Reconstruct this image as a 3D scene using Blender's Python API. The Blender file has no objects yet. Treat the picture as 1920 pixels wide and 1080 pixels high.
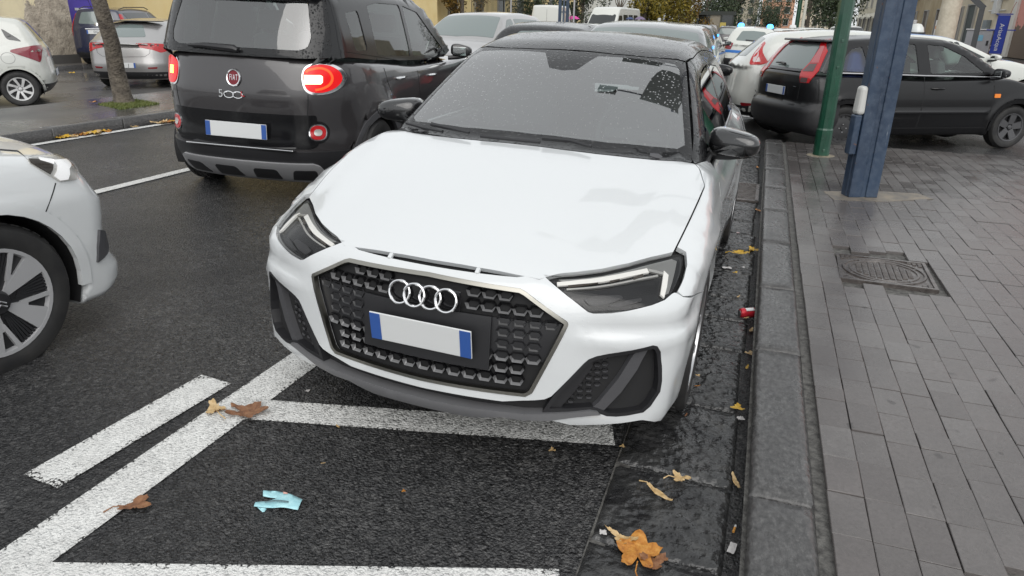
import bpy, bmesh, math, random
import numpy as np
from mathutils import Vector, Matrix
from mathutils.geometry import delaunay_2d_cdt
S = bpy.context.scene
COL = S.collection
rad = math.radians
random.seed(7); RNG = np.random.default_rng(7)

# ---------------------------------------------------------------- camera, sky, sun
F_PX, H_CAM = 1300.0, 1.5087
PITCH, ROLL, YAW = rad(21.02), rad(.9017), rad(19.002)
_cy, _sy, _cp, _sp = math.cos(YAW), math.sin(YAW), math.cos(PITCH), math.sin(PITCH)
FW = np.array([-_sy*_cp, _cy*_cp, -_sp]); _rt = np.array([_cy, _sy, 0.]); _up = np.cross(_rt, FW)
RT = math.cos(ROLL)*_rt+math.sin(ROLL)*_up; UP = -math.sin(ROLL)*_rt+math.cos(ROLL)*_up
O = np.array([0, 0, H_CAM])
cam = bpy.data.cameras.new('camera'); camo = bpy.data.objects.new('camera', cam); COL.objects.link(camo)
cam.sensor_width = 36; cam.lens = 36*F_PX/1920; cam.clip_end = 2000; cam.clip_start = .05
M = Matrix([[RT[i], UP[i], -FW[i], O[i]] for i in range(3)]+[[0, 0, 0, 1]])
camo.matrix_world = M; S.camera = camo
W = bpy.data.worlds.new('World'); S.world = W; W.use_nodes = True
nt = W.node_tree; bg = nt.nodes['Background']
sky = nt.nodes.new('ShaderNodeTexSky'); sky.sky_type = 'NISHITA'; sky.sun_disc = False
SUN_EL, SUN_AZ = rad(38), rad(158)
sky.sun_elevation = SUN_EL; sky.sun_rotation = SUN_AZ; sky.dust_density = 3; sky.air_density = 1
hs = nt.nodes.new('ShaderNodeHueSaturation'); hs.inputs['Saturation'].default_value = .1
mx = nt.nodes.new('ShaderNodeMix'); mx.data_type = 'RGBA'; mx.inputs[0].default_value = .72
mx.inputs[7].default_value = (8.6, 8.9, 9.1, 1)           # the even white of a closed cloud deck
nt.links.new(sky.outputs[0], hs.inputs['Color']); nt.links.new(hs.outputs[0], mx.inputs[6]); nt.links.new(mx.outputs[2], bg.inputs[0])
bg.inputs[1].default_value = .105
sl = bpy.data.lights.new('sun', 'SUN'); sl.energy = 1.15; sl.angle = rad(60); sl.color = (1, .97, .93)
so = bpy.data.objects.new('sun', sl); COL.objects.link(so)
so.rotation_euler = (math.pi/2-SUN_EL, 0, math.pi-SUN_AZ)
S.view_settings.view_transform = 'Standard'; S.view_settings.look = 'None'; S.view_settings.gamma = 1
S.view_settings.use_curve_mapping = False; S.view_settings.exposure = 0.35

# ---------------------------------------------------------------- measuring helpers
SLOPE = .0339
def road_z(x): return -SLOPE*(min(max(x, -5.), .25)+1.014)
def ray(u, v):
    d = FW+(u-960)/F_PX*RT-(v-540)/F_PX*UP
    return d/np.linalg.norm(d)
def gz(u, v, z):
    d = ray(u, v); return O+(z-O[2])/d[2]*d
def gr(u, v):
    d = ray(u, v); z = 0
    for _ in range(50): p = O+(z-O[2])/d[2]*d; z = road_z(p[0])
    return p
def at(u, v, Y): d = ray(u, v); return O+Y/d[1]*d

# ---------------------------------------------------------------- materials
MATS = {}
def mat(name, col=(.5, .5, .5), rough=.5, metal=0., coat=0., spec=.5, emis=None, es=0., trans=0., ior=1.5, alpha=1.):
    if name in MATS: return MATS[name]
    m = bpy.data.materials.new(name); m.use_nodes = True; b = m.node_tree.nodes['Principled BSDF']
    b.inputs['Base Color'].default_value = (*col, 1); b.inputs['Roughness'].default_value = rough
    b.inputs['Metallic'].default_value = metal; b.inputs['Coat Weight'].default_value = coat
    b.inputs['Coat Roughness'].default_value = .04; b.inputs['Specular IOR Level'].default_value = spec
    b.inputs['IOR'].default_value = ior; b.inputs['Transmission Weight'].default_value = trans; b.inputs['Alpha'].default_value = alpha
    if emis: b.inputs['Emission Color'].default_value = (*emis, 1); b.inputs['Emission Strength'].default_value = es
    MATS[name] = m; return m
class N:                                   # tiny node builder
    def __init__(s, m): s.t = m.node_tree; s.b = s.t.nodes.get('Principled BSDF')
    def n(s, typ, **k):
        x = s.t.nodes.new('ShaderNode'+typ)
        for a, b in k.items():
            if a in x.inputs.keys() if not a.startswith('i') or not a[1:].isdigit() else False: s.set(x.inputs[a], b)
            elif a[0] == 'i' and a[1:].isdigit(): s.set(x.inputs[int(a[1:])], b)
            else: setattr(x, a, b)
        return x
    def set(s, inp, v):
        if isinstance(v, bpy.types.NodeSocket): s.t.links.new(v, inp)
        else:
            try: inp.default_value = v
            except Exception: inp.default_value = (*v, 1)
    def pos(s, scale=(1, 1, 1)):
        c = s.n('TexCoord'); mp = s.n('Mapping'); s.t.links.new(c.outputs['Object'], mp.inputs[0]); mp.inputs['Scale'].default_value = scale
        return mp.outputs[0]
    def noise(s, v, sc, det=4, rough=.5):
        x = s.n('TexNoise'); s.t.links.new(v, x.inputs['Vector']); x.inputs['Scale'].default_value = sc; x.inputs['Detail'].default_value = det; x.inputs['Roughness'].default_value = rough
        return x.outputs[0]
    def vor(s, v, sc, feat='F1', out=0, rnd=1.):
        x = s.n('TexVoronoi'); x.feature = feat; s.t.links.new(v, x.inputs['Vector']); x.inputs['Scale'].default_value = sc; x.inputs['Randomness'].default_value = rnd
        return x.outputs[out]
    def ramp(s, v, stops):
        x = s.n('ValToRGB'); e = x.color_ramp.elements
        while len(e) < len(stops): e.new(.5)
        for q, (p, c) in zip(e, stops): q.position = p; q.color = (*c, 1) if len(c) == 3 else c
        s.t.links.new(v, x.inputs[0]); return x.outputs[0]
    def g(s, *st): return [(p, (c, c, c)) for p, c in st]
    def math(s, op, a, b=0.):
        x = s.n('Math'); x.operation = op; s.set(x.inputs[0], a); s.set(x.inputs[1], b); return x.outputs[0]
    def mix(s, f, a, b, typ='MIX'):
        x = s.n('Mix'); x.data_type = 'RGBA'; x.blend_type = typ; s.set(x.inputs[0], f); s.set(x.inputs[6], a); s.set(x.inputs[7], b); return x.outputs[2]
    def bump(s, h, st=.5, dist=.01, prev=None):
        x = s.n('Bump'); s.set(x.inputs['Height'], h); x.inputs['Strength'].default_value = st; x.inputs['Distance'].default_value = dist
        if prev is not None: s.t.links.new(prev, x.inputs['Normal'])
        return x.outputs[0]
    def to(s, inp, v): s.set(s.b.inputs[inp], v)
def drops(m, sc=70., st=.6, thr=.32, dust=True, streak=False):
    """rain beads as fine relief"""
    k = N(m); p = k.pos(); h = None
    for s_, t in ((sc, thr), (sc*2.3, thr*.9)):
        dd = k.vor(p, s_); keep = k.vor(p, s_, out=1)
        sep = k.n('SeparateColor'); k.t.links.new(keep, sep.inputs[0])
        on = k.math('GREATER_THAN', sep.outputs[0], .45)
        bead = k.math('MULTIPLY', k.math('SQRT', k.math('MAXIMUM', k.math('SUBTRACT', t, dd), 0.)), on)
        h = bead if h is None else k.math('MAXIMUM', h, k.math('MULTIPLY', bead, .5))
    nb = k.bump(h, st, .012)
    k.to('Normal', nb); k.to('Coat Normal', nb)
    return m
white = drops(mat('white_paint', (.60, .617, .625), .28, coat=1.), 85, .12, .22)
white2 = mat('warm_white_paint', (.57, .58, .545), .3, coat=1.)
grey_paint = drops(mat('anthracite_paint', (.042, .039, .041), .3, metal=.3, coat=1.), 60, .05, .2)
blackp = drops(mat('wet_black_paint', (.010, .010, .011), .22, coat=.55, spec=.15), 46, .8, .36)
blackpaint = mat('black_paint', (.012, .012, .013), .3, coat=.6)
dullblack = mat('dull_black_paint', (.009, .009, .010), .28, coat=.3, spec=.25)
navy = mat('navy_paint', (.010, .014, .04), .3, coat=1.)
silver = mat('silver_paint', (.40, .39, .385), .34, metal=.7, coat=1.)
greyp2 = drops(mat('steel_grey_paint', (.16, .17, .175), .3, metal=.5, coat=1.), 50, .3, .3)
chrome = mat('chrome', (.75, .75, .76), .12, metal=1.)
dashm = mat('dash_grey', (.07, .07, .075), .6)
satin = mat('satin_aluminium', (.42, .42, .43), .35, metal=.9)
skidm = mat('painted_silver', (.32, .32, .33), .4, metal=.25)
bronze = mat('frame_metal', (.32, .31, .28), .28, metal=1.)
plastic = mat('black_plastic', (.018, .018, .02), .42)
gplastic = mat('grey_plastic', (.07, .07, .075), .38)
gloss = mat('gloss_black', (.008, .008, .009), .12)
inner = mat('dark_inner', (.012, .012, .013), .8)
rubber = mat('tyre_rubber', (.018, .018, .019), .62)
alloy = mat('alloy', (.5, .5, .51), .3, metal=.85)
darkalloy = mat('dark_alloy', (.03, .03, .032), .4, metal=.3)
fabric = mat('seat_fabric', (.085, .085, .09), .85)
platew = mat('plate_white', (.62, .63, .63), .45)
plateb = mat('plate_blue', (.03, .09, .32), .45)
red = mat('red_lens', (.45, .008, .012), .15, coat=.5)
redlit = mat('red_lens_lit', (.5, .006, .008), .2, emis=(1, .012, .015), es=.3)
orangelit = mat('lamp_ring_lit', (.6, .1, .02), .25, emis=(1, .05, .012), es=.9)
whitelit = mat('lamp_core_lit', (.9, .7, .5), .3, emis=(1, .72, .42), es=2.4)
yellowlit = mat('indicator_lit', (.9, .6, .1), .3, emis=(1, .62, .1), es=3.)
headlit = mat('headlight_lit', (.9, .9, .9), .2, emis=(1, 1, 1), es=.3)
amber = mat('amber_lens', (.8, .22, .02), .2)
clearrefl = mat('reflector', (.62, .61, .58), .25, metal=.6)
drlm = mat('light_guide', (.85, .84, .8), .25, emis=(1, .98, .93), es=.12)
bluelit = mat('blue_beacon_lit', (.02, .1, .9), .2, emis=(.05, .35, 1), es=5.)
def glass(name, tint, f=.12, drop=0., fm=1.6):
    m = bpy.data.materials.new(name); m.use_nodes = True; k = N(m); o = k.t.nodes['Material Output']; k.t.nodes.remove(k.b)
    tr = k.n('BsdfTransparent'); tr.inputs[0].default_value = (*tint, 1); gl = k.n('BsdfGlossy'); gl.inputs['Roughness'].default_value = .02
    fr = k.n('Fresnel'); fr.inputs[0].default_value = 1.5
    if drop:
        p = k.pos(); dd = k.vor(p, 75.); keep = k.vor(p, 75., out=1); sep = k.n('SeparateColor'); k.t.links.new(keep, sep.inputs[0])
        h = k.math('MULTIPLY', k.math('MAXIMUM', k.math('SUBTRACT', .3, dd), 0.), k.math('GREATER_THAN', sep.outputs[0], .5))
        nb = k.bump(h, drop, .012); k.t.links.new(nb, gl.inputs['Normal']); k.t.links.new(nb, fr.inputs['Normal'])
    fac = k.math('ADD', k.math('MULTIPLY', fr.outputs[0], fm), f)
    mixs = k.n('MixShader'); k.t.links.new(k.math('MINIMUM', fac, 1.), mixs.inputs[0]); k.t.links.new(tr.outputs[0], mixs.inputs[1]); k.t.links.new(gl.outputs[0], mixs.inputs[2])
    k.t.links.new(mixs.outputs[0], o.inputs[0]); MATS[name] = m; return m
glassw = glass('windscreen_glass', (.50, .58, .56), .26, .5)
glasss = glass('side_glass', (.3, .36, .35), .12)
glassg = glass('green_glass', (.70, .84, .78), .06, 0, 1.2)
lens = glass('clear_lens', (.85, .85, .85), .0, .12, .45)
darkglass = mat('dark_glass', (.012, .015, .015), .06, spec=.9)
paleglass = mat('pale_glass', (.15, .18, .175), .06, spec=1.)
rearglass = glass('rear_glass', (.55, .66, .62), .12)
for m_, c_ in ((rubber, .05),):
    k = N(m_); k.to('Base Color', k.ramp(k.noise(k.pos(), 9.), [(.3, (.012, .012, .013)), (.7, (.03, .029, .028))]))
def speckle(m, c1, c2, sc=40., bump=.2, bsc=120., rough=None, dist=.003):
    k = N(m); p = k.pos(); k.to('Base Color', k.mix(k.ramp(k.noise(p, sc, 6, .65), k.g((.35, 0), (.68, 1))), c1, c2))
    k.to('Normal', k.bump(k.noise(p, bsc, 3), bump, dist))
    if rough: k.to('Roughness', k.ramp(k.noise(p, sc*.3, 4), k.g((.35, rough[0]), (.65, rough[1]))))
    return m

# ---------------------------------------------------------------- object helpers
def tag(o, label=None, cat=None, group=None, kind=None):
    for k, v in (('label', label), ('category', cat), ('group', group), ('kind', kind)):
        if v: o[k] = v
    return o
def empty(name, loc=(0, 0, 0), rz=0., label=None, cat=None, group=None):
    o = bpy.data.objects.new(name, None); COL.objects.link(o); o.location = loc; o.rotation_euler.z = rz; o.empty_display_size = .2
    return tag(o, label, cat, group)
def obj(name, verts, faces, m=None, parent=None, smooth=False, normals=None, loc=None, rz=0.):
    me = bpy.data.meshes.new(name); me.from_pydata([tuple(map(float, v)) for v in verts], [], [tuple(map(int, f)) for f in faces]); 
    if m: me.materials.append(m)
    if smooth is not False: me.polygons.foreach_set('use_smooth', [True]*len(me.polygons))
    me.update()
    if normals is not None: me.normals_split_custom_set_from_vertices([tuple(n) for n in normals])
    return link(name, me, parent, loc, rz)
def link(name, me, parent=None, loc=None, rz=0.):
    o = bpy.data.objects.new(name, me); COL.objects.link(o)
    if parent: o.parent = parent
    if loc is not None: o.location = loc
    if rz: o.rotation_euler.z = rz
    return o
class MB:
    def __init__(s): s.v = []; s.f = []; s.mi = []
    def add(s, v, f, mi=0):
        n = len(s.v); s.v += [tuple(q) for q in v]; s.f += [tuple(i+n for i in q) for q in f]; s.mi += [mi]*len(f); return s
    def box(s, c, d, rz=0., mi=0, taper=1., rx=0., ry=0.):
        R = Matrix.Rotation(rz, 3, 'Z') @ Matrix.Rotation(ry, 3, 'Y') @ Matrix.Rotation(rx, 3, 'X')
        v = []
        for k in (-1, 1):
            t = 1 if k < 0 else taper
            for a, b in ((-1, -1), (1, -1), (1, 1), (-1, 1)): v.append(Vector(c)+R @ Vector((a*d[0]/2*t, b*d[1]/2*t, k*d[2]/2)))
        return s.add(v, [(3, 2, 1, 0), (4, 5, 6, 7), (0, 1, 5, 4), (1, 2, 6, 5), (2, 3, 7, 6), (3, 0, 4, 7)], mi)
    def tube(s, pts, r, n=8, mi=0, cap=True):
        pts = [Vector(p) for p in pts]; rs = r if isinstance(r, (list, tuple)) else [r]*len(pts); rings = []
        for i, p in enumerate(pts):
            d = (pts[min(i+1, len(pts)-1)]-pts[max(i-1, 0)]).normalized(); a = d.orthogonal().normalized() if i == 0 else (a-d*a.dot(d)).normalized(); b = d.cross(a)
            rings.append([p+(a*math.cos(t)+b*math.sin(t))*rs[i] for t in [2*math.pi*j/n for j in range(n)]])
        v = [q for g in rings for q in g]; f = []
        for i in range(len(pts)-1):
            for j in range(n): k = (j+1) % n; f.append((i*n+j, i*n+k, (i+1)*n+k, (i+1)*n+j))
        if cap: f += [tuple(range(n))[::-1], tuple(range((len(pts)-1)*n, len(pts)*n))]
        return s.add(v, f, mi)
    def lathe(s, prof, n=24, axis='z', c=(0, 0, 0), mi=0):
        v = []; f = []; m = len(prof)
        for j in range(n):
            t = 2*math.pi*j/n
            for r, h in prof:
                x, y = r*math.cos(t), r*math.sin(t)
                q = (x, y, h) if axis == 'z' else ((h, x, y) if axis == 'x' else (x, h, y))
                v.append((q[0]+c[0], q[1]+c[1], q[2]+c[2]))
        for j in range(n):
            k = (j+1) % n
            for i in range(m-1): f.append((j*m+i, k*m+i, k*m+i+1, j*m+i+1) if axis != 'y' else (j*m+i, j*m+i+1, k*m+i+1, k*m+i))
        return s.add(v, f, mi)
    def prism(s, poly, z0, z1, mi=0):
        n = len(poly); v = [(x, y, z0) for x, y in poly]+[(x, y, z1) for x, y in poly]
        return s.add(v, [tuple(range(n))[::-1], tuple(range(n, 2*n))]+[(i, (i+1) % n, n+(i+1) % n, n+i) for i in range(n)], mi)
    def build(s, name, m=None, parent=None, smooth=False, loc=None, rz=0., bevel=0., seg=2):
        me = bpy.data.meshes.new(name); me.from_pydata([tuple(map(float, v)) for v in s.v], [], s.f)
        for q in (m if isinstance(m, (list, tuple)) else [m]):
            if q: me.materials.append(q)
        if any(s.mi): me.polygons.foreach_set('material_index', s.mi)
        if smooth: me.polygons.foreach_set('use_smooth', [True]*len(me.polygons)); me.set_sharp_from_angle(angle=rad(38))
        me.update(); o = link(name, me, parent, loc, rz)
        if bevel: b = o.modifiers.new('bevel', 'BEVEL'); b.width = bevel; b.segments = seg; b.limit_method = 'ANGLE'
        return o
def text(s, name, m, parent, mtx, size, ext=.001, align='CENTER', font_scale=(1, 1, 1), space=1.):
    cu = bpy.data.curves.new(name, 'FONT'); cu.body = s; cu.size = size; cu.extrude = ext; cu.align_x = align; cu.space_character = space; cu.align_y = 'CENTER'
    t = bpy.data.objects.new(name, cu); COL.objects.link(t)
    me = bpy.data.meshes.new_from_object(t); bpy.data.objects.remove(t); me.name = name; me.materials.clear(); me.materials.append(m)
    o = link(name, me, parent); o.matrix_local = mtx @ Matrix.Diagonal((*font_scale, 1)); return o

# ---------------------------------------------------------------- car surface: smooth solids, panels cut onto them
def pch(pts):
    x = np.array([p[0] for p in pts], float); y = np.array([p[1] for p in pts], float)
    if len(x) == 1: return lambda q: np.full_like(np.asarray(q, float), y[0])
    h = np.diff(x); d = np.diff(y)/h; m = np.zeros(len(x)); m[0] = d[0]; m[-1] = d[-1]
    for i in range(1, len(x)-1):
        if d[i-1]*d[i] > 0: w1, w2 = 2*h[i]+h[i-1], h[i]+2*h[i-1]; m[i] = (w1+w2)/(w1/d[i-1]+w2/d[i])
    def f(q):
        q = np.clip(np.asarray(q, float), x[0], x[-1]); i = np.clip(np.searchsorted(x, q)-1, 0, len(h)-1); t = (q-x[i])/h[i]
        return (2*t**3-3*t*t+1)*y[i]+(t**3-2*t*t+t)*h[i]*m[i]+(3*t*t-2*t**3)*y[i+1]+(t**3-t*t)*h[i]*m[i+1]
    return f
def smax(a, b, k): h = np.maximum(k-np.abs(a-b), 0)/k; return np.maximum(a, b)+h*h*k*.25
def smin(a, b, k): return -smax(-a, -b, k)
def ss(x, a, b): t = np.clip((x-a)/(b-a), 0, 1); return t*t*(3-2*t)
class Car:
    """local frame: y=0 at the nose, y=L at the tail, x across, z up; wheels stand on z=0"""
    def __init__(s, name, loc, rot, label, cat, roll=0., **k):
        s.k = k; s.L = k['L']
        for a in ('fz', 'rz', 'ty', 'tc', 'wy', 'wz', 'ry', 'gz'): setattr(s, a, pch(k[a]) if isinstance(k[a], list) else pch([(0, k[a]), (1, k[a])]))
        s.root = empty(name, label=label, cat=cat)
        s.mw = Matrix.Translation(loc) @ Matrix.Rotation(roll, 4, 'Y') @ Matrix.Rotation(rot, 4, "Z")
        s.root.matrix_world = s.mw; s.iw = np.array(s.mw.inverted())
        s.yf, s.yr, s.z0 = k.get('yf', 1.3), k.get('yr', s.L-1.3), k.get('zc', .6)
        s.wheels = k['wheels']; s.crease = k.get('crease', [])
    def lower(s, P):
        k = s.k; x, y, z = np.abs(P[:, 0]), P[:, 1], P[:, 2]
        d = smax(s.fz(z)+k.get('f2', .25)*x**2+k.get('f6', .12)*x**6-y, x-(s.wy(y)-s.wz(z)), k.get('kc', .10))
        d = smax(d, y-(s.rz(z)-k.get('r2', .12)*x**2-k.get('r6', .25)*x**6), k.get('kc', .10))
        t = s.ty(y)-s.tc(y)*x**2
        if 'hood' in k: t = t+k['hood'](x, y)
        d = smax(d, z-t, k.get('kt', .06)); d = smax(d, k.get('zb', .18)-z, .03)
        for fn in s.crease: d = d+fn(x, y, z)
        return d
    def green(s, P):
        k = s.k; x, y, z = np.abs(P[:, 0]), P[:, 1], P[:, 2]
        def pl(a, b, sg, c, bul, c6=0):
            dy, dz = b[0]-a[0], b[1]-a[1]; l = math.hypot(dy, dz); n = (-dz/l*sg, dy/l*sg); u = ((y-a[0])*dy+(z-a[1])*dz)/l/l
            return n[0]*(y-a[0])+n[1]*(z-a[1])+c*x**2+c6*x**6-bul*4*u*(1-u)*(np.abs(u-.5) < 1)
        d = smax(pl(*k['ws'][:2], 1, k['ws'][2], .012), pl(*k['rw'][:2], -1, k['rw'][2], .012, k.get('rw6', k.get('r6', .25)*.8)), .1)
        d = smax(d, z-(s.ry(y)-k.get('rc', .1)*x**2), k.get('kr', .08))
        d = smax(d, x-(s.gz(z)-k.get('gt', .03)*((y-s.L*.55)/1.2)**2), k.get('kg', .09))
        return smax(d, k.get('zg', min(k['ws'][0][1], k['rw'][0][1])-.05)+k.get('zgr', 0)*ss(y, s.L-.6, s.L-.3)-z, .02)
    def d(s, P): return smin(s.lower(P), s.green(P), s.k.get('kb', .03))
    def shell(s, P):
        d = s.lower(P)+.035
        return s.carve(P, d)
    def carve(s, P, d):
        for (yw, r, R, hx) in s.wheels:
            c = np.hypot(P[:, 1]-yw, P[:, 2]-r)-R; d = np.maximum(d, -np.maximum(c, s.k.get('xin', .5)-np.abs(P[:, 0])))
        return d
    def grad(s, P, fn=None, e=.004):
        fn = fn or s.d; g = np.zeros_like(P); E_ = np.concatenate([np.eye(3), -np.eye(3)])*e; v = fn((P[None]+E_[:, None]).reshape(-1, 3)).reshape(6, -1); g[:] = (v[:3]-v[3:]).T
        return g/np.maximum(np.linalg.norm(g, axis=1), 1e-9)[:, None]
    def hit(s, A, D, t0, t1, n=90, near=False):
        T = np.linspace(t0, t1, n); V = s.d((A[None]+D[None]*T[:, None, None]).reshape(-1, 3)).reshape(n, -1); neg = V < 0; first = np.argmax(neg, 0); ok = neg.any(0)
        first = np.maximum(first, 1); lo = T[first-1].copy(); hi = T[first].copy(); jj = np.arange(len(A)); vl = np.maximum(V[first-1, jj], 1e-9); vh = np.minimum(V[first, jj], -1e-9)
        for it in range(9):
            m = (lo*(-vh)+hi*vl)/(vl-vh) if it % 3 else (lo+hi)/2
            q = s.d(A+D*m[:, None]); v = q < 0; hi = np.where(v, m, hi); vh = np.where(v, np.minimum(q, -1e-9), vh); lo = np.where(v, lo, m); vl = np.where(v, vl, np.maximum(q, 1e-9))
        t = (lo*(-vh)+hi*vl)/(vl-vh)
        if near: t = np.where(ok, t, T[np.argmin(V, 0)])
        return A+D*t[:, None], ok
    def P(s, u, v):
        """point of the car body seen at photo pixel u, v"""
        return s.Ps((u, v))[0]
    def Ps(s, *q):
        o = s.iw[:3, :3] @ O+s.iw[:3, 3]; D = np.array([s.iw[:3, :3] @ ray(*a) for a in q]); c = np.linalg.norm(o-np.array([0, s.L/2, .7]))
        X, ok = s.hit(np.repeat(o[None], len(q), 0), D, max(.3, c-3), c+3, 200, True)
        return [(abs(p[0]), p[1], p[2]) for p in X]
    def Sd(s, y, z):
        p, ok = s.hit(np.array([[1.6, y, z]]), np.array([[-1., 0, 0]]), 0, 1.6, 120, True); return tuple(p[0])
    def par(s, kind, p):
        if len(p) == 2: return p
        x, y, z = p
        if kind == 'FF': return (math.atan2(x, s.yf-y)*1.2, z)
        if kind == 'RF': return (math.atan2(x, y-s.yr)*1.2, z)
        if kind == 'L': return (y, math.atan2(z-s.z0, x)*.85)
        if kind == 'S': return (y, z)
        return (x, y)
    def cast(s, kind, q):
        n = len(q); a, b = q[:, 0], q[:, 1]; z = np.zeros(n)
        if kind == 'FF': D = np.stack([np.sin(a/1.2), -np.cos(a/1.2), z], 1); c = np.stack([z, z+s.yf, b], 1); R = 2.6
        elif kind == 'RF': D = np.stack([np.sin(a/1.2), np.cos(a/1.2), z], 1); c = np.stack([z, z+s.yr, b], 1); R = 2.6
        elif kind == 'L': D = np.stack([np.cos(b/.85), z, np.sin(b/.85)], 1); c = np.stack([z, a, z+s.z0], 1); R = 1.9
        elif kind == 'S': D = np.stack([z+1, z, z], 1); c = np.stack([z, a, b], 1); R = 1.6
        else: D = np.stack([z, z, z+1], 1); c = np.stack([a, b, z+.3], 1); R = 1.9
        return s.hit(c+D*R, -D, R*.15, R*.9, 48)
    def panel(s, name, kind, outline, m, off=0., th=.014, holes=(), grid=.05, mir=False, sym=False, ins=0., r=0., parent=None, label=None, flat=False):
        def prep(o, rr=r, i_=ins, sy=sym):
            o = [s.par(kind, p) for p in o]
            if sy: o = o+[(-x, y) for x, y in reversed(o) if abs(x) > 1e-4]
            if area(o) < 0: o = o[::-1]
            if rr: o = rounded(o, rr)
            if i_: o = inset(o, i_)
            return resample(o, grid)
        out = prep(outline); hs = []
        for h in holes:
            h = [s.par(kind, p) for p in h]; off_c = min(p[0] for p in h) > .02
            hs.append(prep(h, r, 0, sym and not off_c and min(p[0] for p in h) > -.02))
            if sym and off_c: hs.append([(-x, y) for x, y in reversed(hs[-1])])
        hs = [h if area(h) > 0 else h[::-1] for h in hs]
        V2, T = cdt(out, hs, grid)
        X, ok = s.cast(kind, V2); nrm = s.grad(X); X = X+nrm*off
        T = T[ok[T].all(1)]
        fl = np.einsum('ij,ij->i', np.cross(X[T[:, 1]]-X[T[:, 0]], X[T[:, 2]]-X[T[:, 0]]), nrm[T[:, 0]]) < 0
        T[fl] = T[fl][:, ::-1]
        ed = {}
        for a, b, c in T.tolist():
            for e in ((a, b), (b, c), (c, a)): ed[e] = 1
        bd = [e for e in ed if (e[1], e[0]) not in ed]
        n0 = len(X); V = list(X); NN = list(nrm); Fc = T.tolist()
        if th:
            for a, b in bd:
                t = X[b]-X[a]; on = np.cross(t, nrm[a]); on = on/max(np.linalg.norm(on), 1e-9); i = len(V)
                V += [X[a], X[b], X[b]-nrm[b]*th, X[a]-nrm[a]*th]; NN += [on]*4; Fc.append((i+1, i, i+3, i+2))
        V = np.array(V); NN = np.array(NN)
        o = obj(name, V, Fc, m, parent or s.root, True, None if flat else NN)
        if label: o['label'] = label
        if mir:
            V2_ = V*np.array([-1, 1, 1]); N2 = NN*np.array([-1, 1, 1])
            o2 = obj(name, V2_, [f[::-1] for f in Fc], m, (parent if parent else s.root) if not isinstance(mir, bpy.types.Object) else mir, True, None if flat else N2)
            if label: o2['label'] = label
            return o, o2
        return o
    def nets(s, fn, name, m, res=.05, parent=None, clean=3):
        x0, x1, y0, y1, z0, z1 = -1.0, 1.0, -.1, s.L+.1, .1, s.k.get('ztop', 1.75)
        gx, gy, gz_ = [np.arange(a, b+res, res) for a, b in ((x0, x1), (y0, y1), (z0, z1))]
        G = np.stack(np.meshgrid(gx, gy, gz_, indexing='ij'), -1); sh = G.shape[:3]; D = fn(G.reshape(-1, 3)).reshape(sh); I = D < 0
        c = np.zeros(tuple(n-1 for n in sh), int)
        for a in (0, 1):
            for b in (0, 1):
                for e in (0, 1): c += I[a:sh[0]-1+a, b:sh[1]-1+b, e:sh[2]-1+e]
        act = (c > 0) & (c < 8); idx = -np.ones(act.shape, int); ii = np.argwhere(act); idx[act] = np.arange(len(ii))
        X = np.stack([gx[ii[:, 0]], gy[ii[:, 1]], gz_[ii[:, 2]]], 1)+res/2
        for _ in range(6):
            g = np.zeros_like(X); e = .006
            for i in range(3): q = np.zeros(3); q[i] = e; g[:, i] = (fn(X+q)-fn(X-q))/(2*e)
            st = fn(X)[:, None]*g/np.maximum((g*g).sum(1), .2)[:, None]; X = X-np.clip(st, -res*.7, res*.7)
        F_ = []
        for ax in range(3):
            sl0 = [slice(None)]*3; sl1 = [slice(None)]*3; sl0[ax] = slice(0, -1); sl1[ax] = slice(1, None)
            a, b = I[tuple(sl0)], I[tuple(sl1)]; cr = np.argwhere(a != b)
            o1, o2 = [(1, 2), (2, 0), (0, 1)][ax]
            cr = cr[(cr[:, o1] > 0) & (cr[:, o2] > 0) & (cr[:, o1] < sh[o1]-1) & (cr[:, o2] < sh[o2]-1)]
            if not len(cr): continue
            q = []
            for d1, d2 in ((-1, -1), (0, -1), (0, 0), (-1, 0)): t = cr.copy(); t[:, o1] += d1; t[:, o2] += d2; q.append(idx[t[:, 0], t[:, 1], t[:, 2]])
            q = np.stack(q, 1); inn = a[cr[:, 0], cr[:, 1], cr[:, 2]]; q[~inn] = q[~inn][:, ::-1]; F_.append(q[(q >= 0).all(1)])
        F_ = np.concatenate(F_)
        return obj(name, X, F_.tolist(), m, parent or s.root, True, s.grad(X, fn))
def area(p): return .5*sum(p[i][0]*p[(i+1) % len(p)][1]-p[(i+1) % len(p)][0]*p[i][1] for i in range(len(p)))
def rounded(p, r):
    o = []; n = len(p)
    for i in range(n):
        a, b, c = Vector(p[i-1]), Vector(p[i]), Vector(p[(i+1) % n]); u, v = a-b, c-b; lu, lv = u.length, v.length
        if lu < 1e-6 or lv < 1e-6: continue
        if u.angle(v) > rad(158): o.append(tuple(b)); continue
        q = min(r, lu*.45, lv*.45); s_, e = b+u/lu*q, b+v/lv*q
        for t in (0, .25, .5, .75, 1): o.append(tuple(s_*(1-t)**2+b*2*t*(1-t)+e*t*t))
    return o
def inset(p, d):
    o = []; n = len(p)
    for i in range(n):
        a, b, c = Vector(p[i-1]), Vector(p[i]), Vector(p[(i+1) % n]); u, v = (b-a), (c-b)
        if u.length < 1e-7 or v.length < 1e-7: continue
        n1, n2 = Vector((-u.y, u.x)).normalized(), Vector((-v.y, v.x)).normalized(); m = n1+n2
        if m.length < .3: o.append(tuple(b+n1*d)); continue
        m.normalize(); o.append(tuple(b+m*d/max(.4, m.dot(n1))))
    return o
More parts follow.
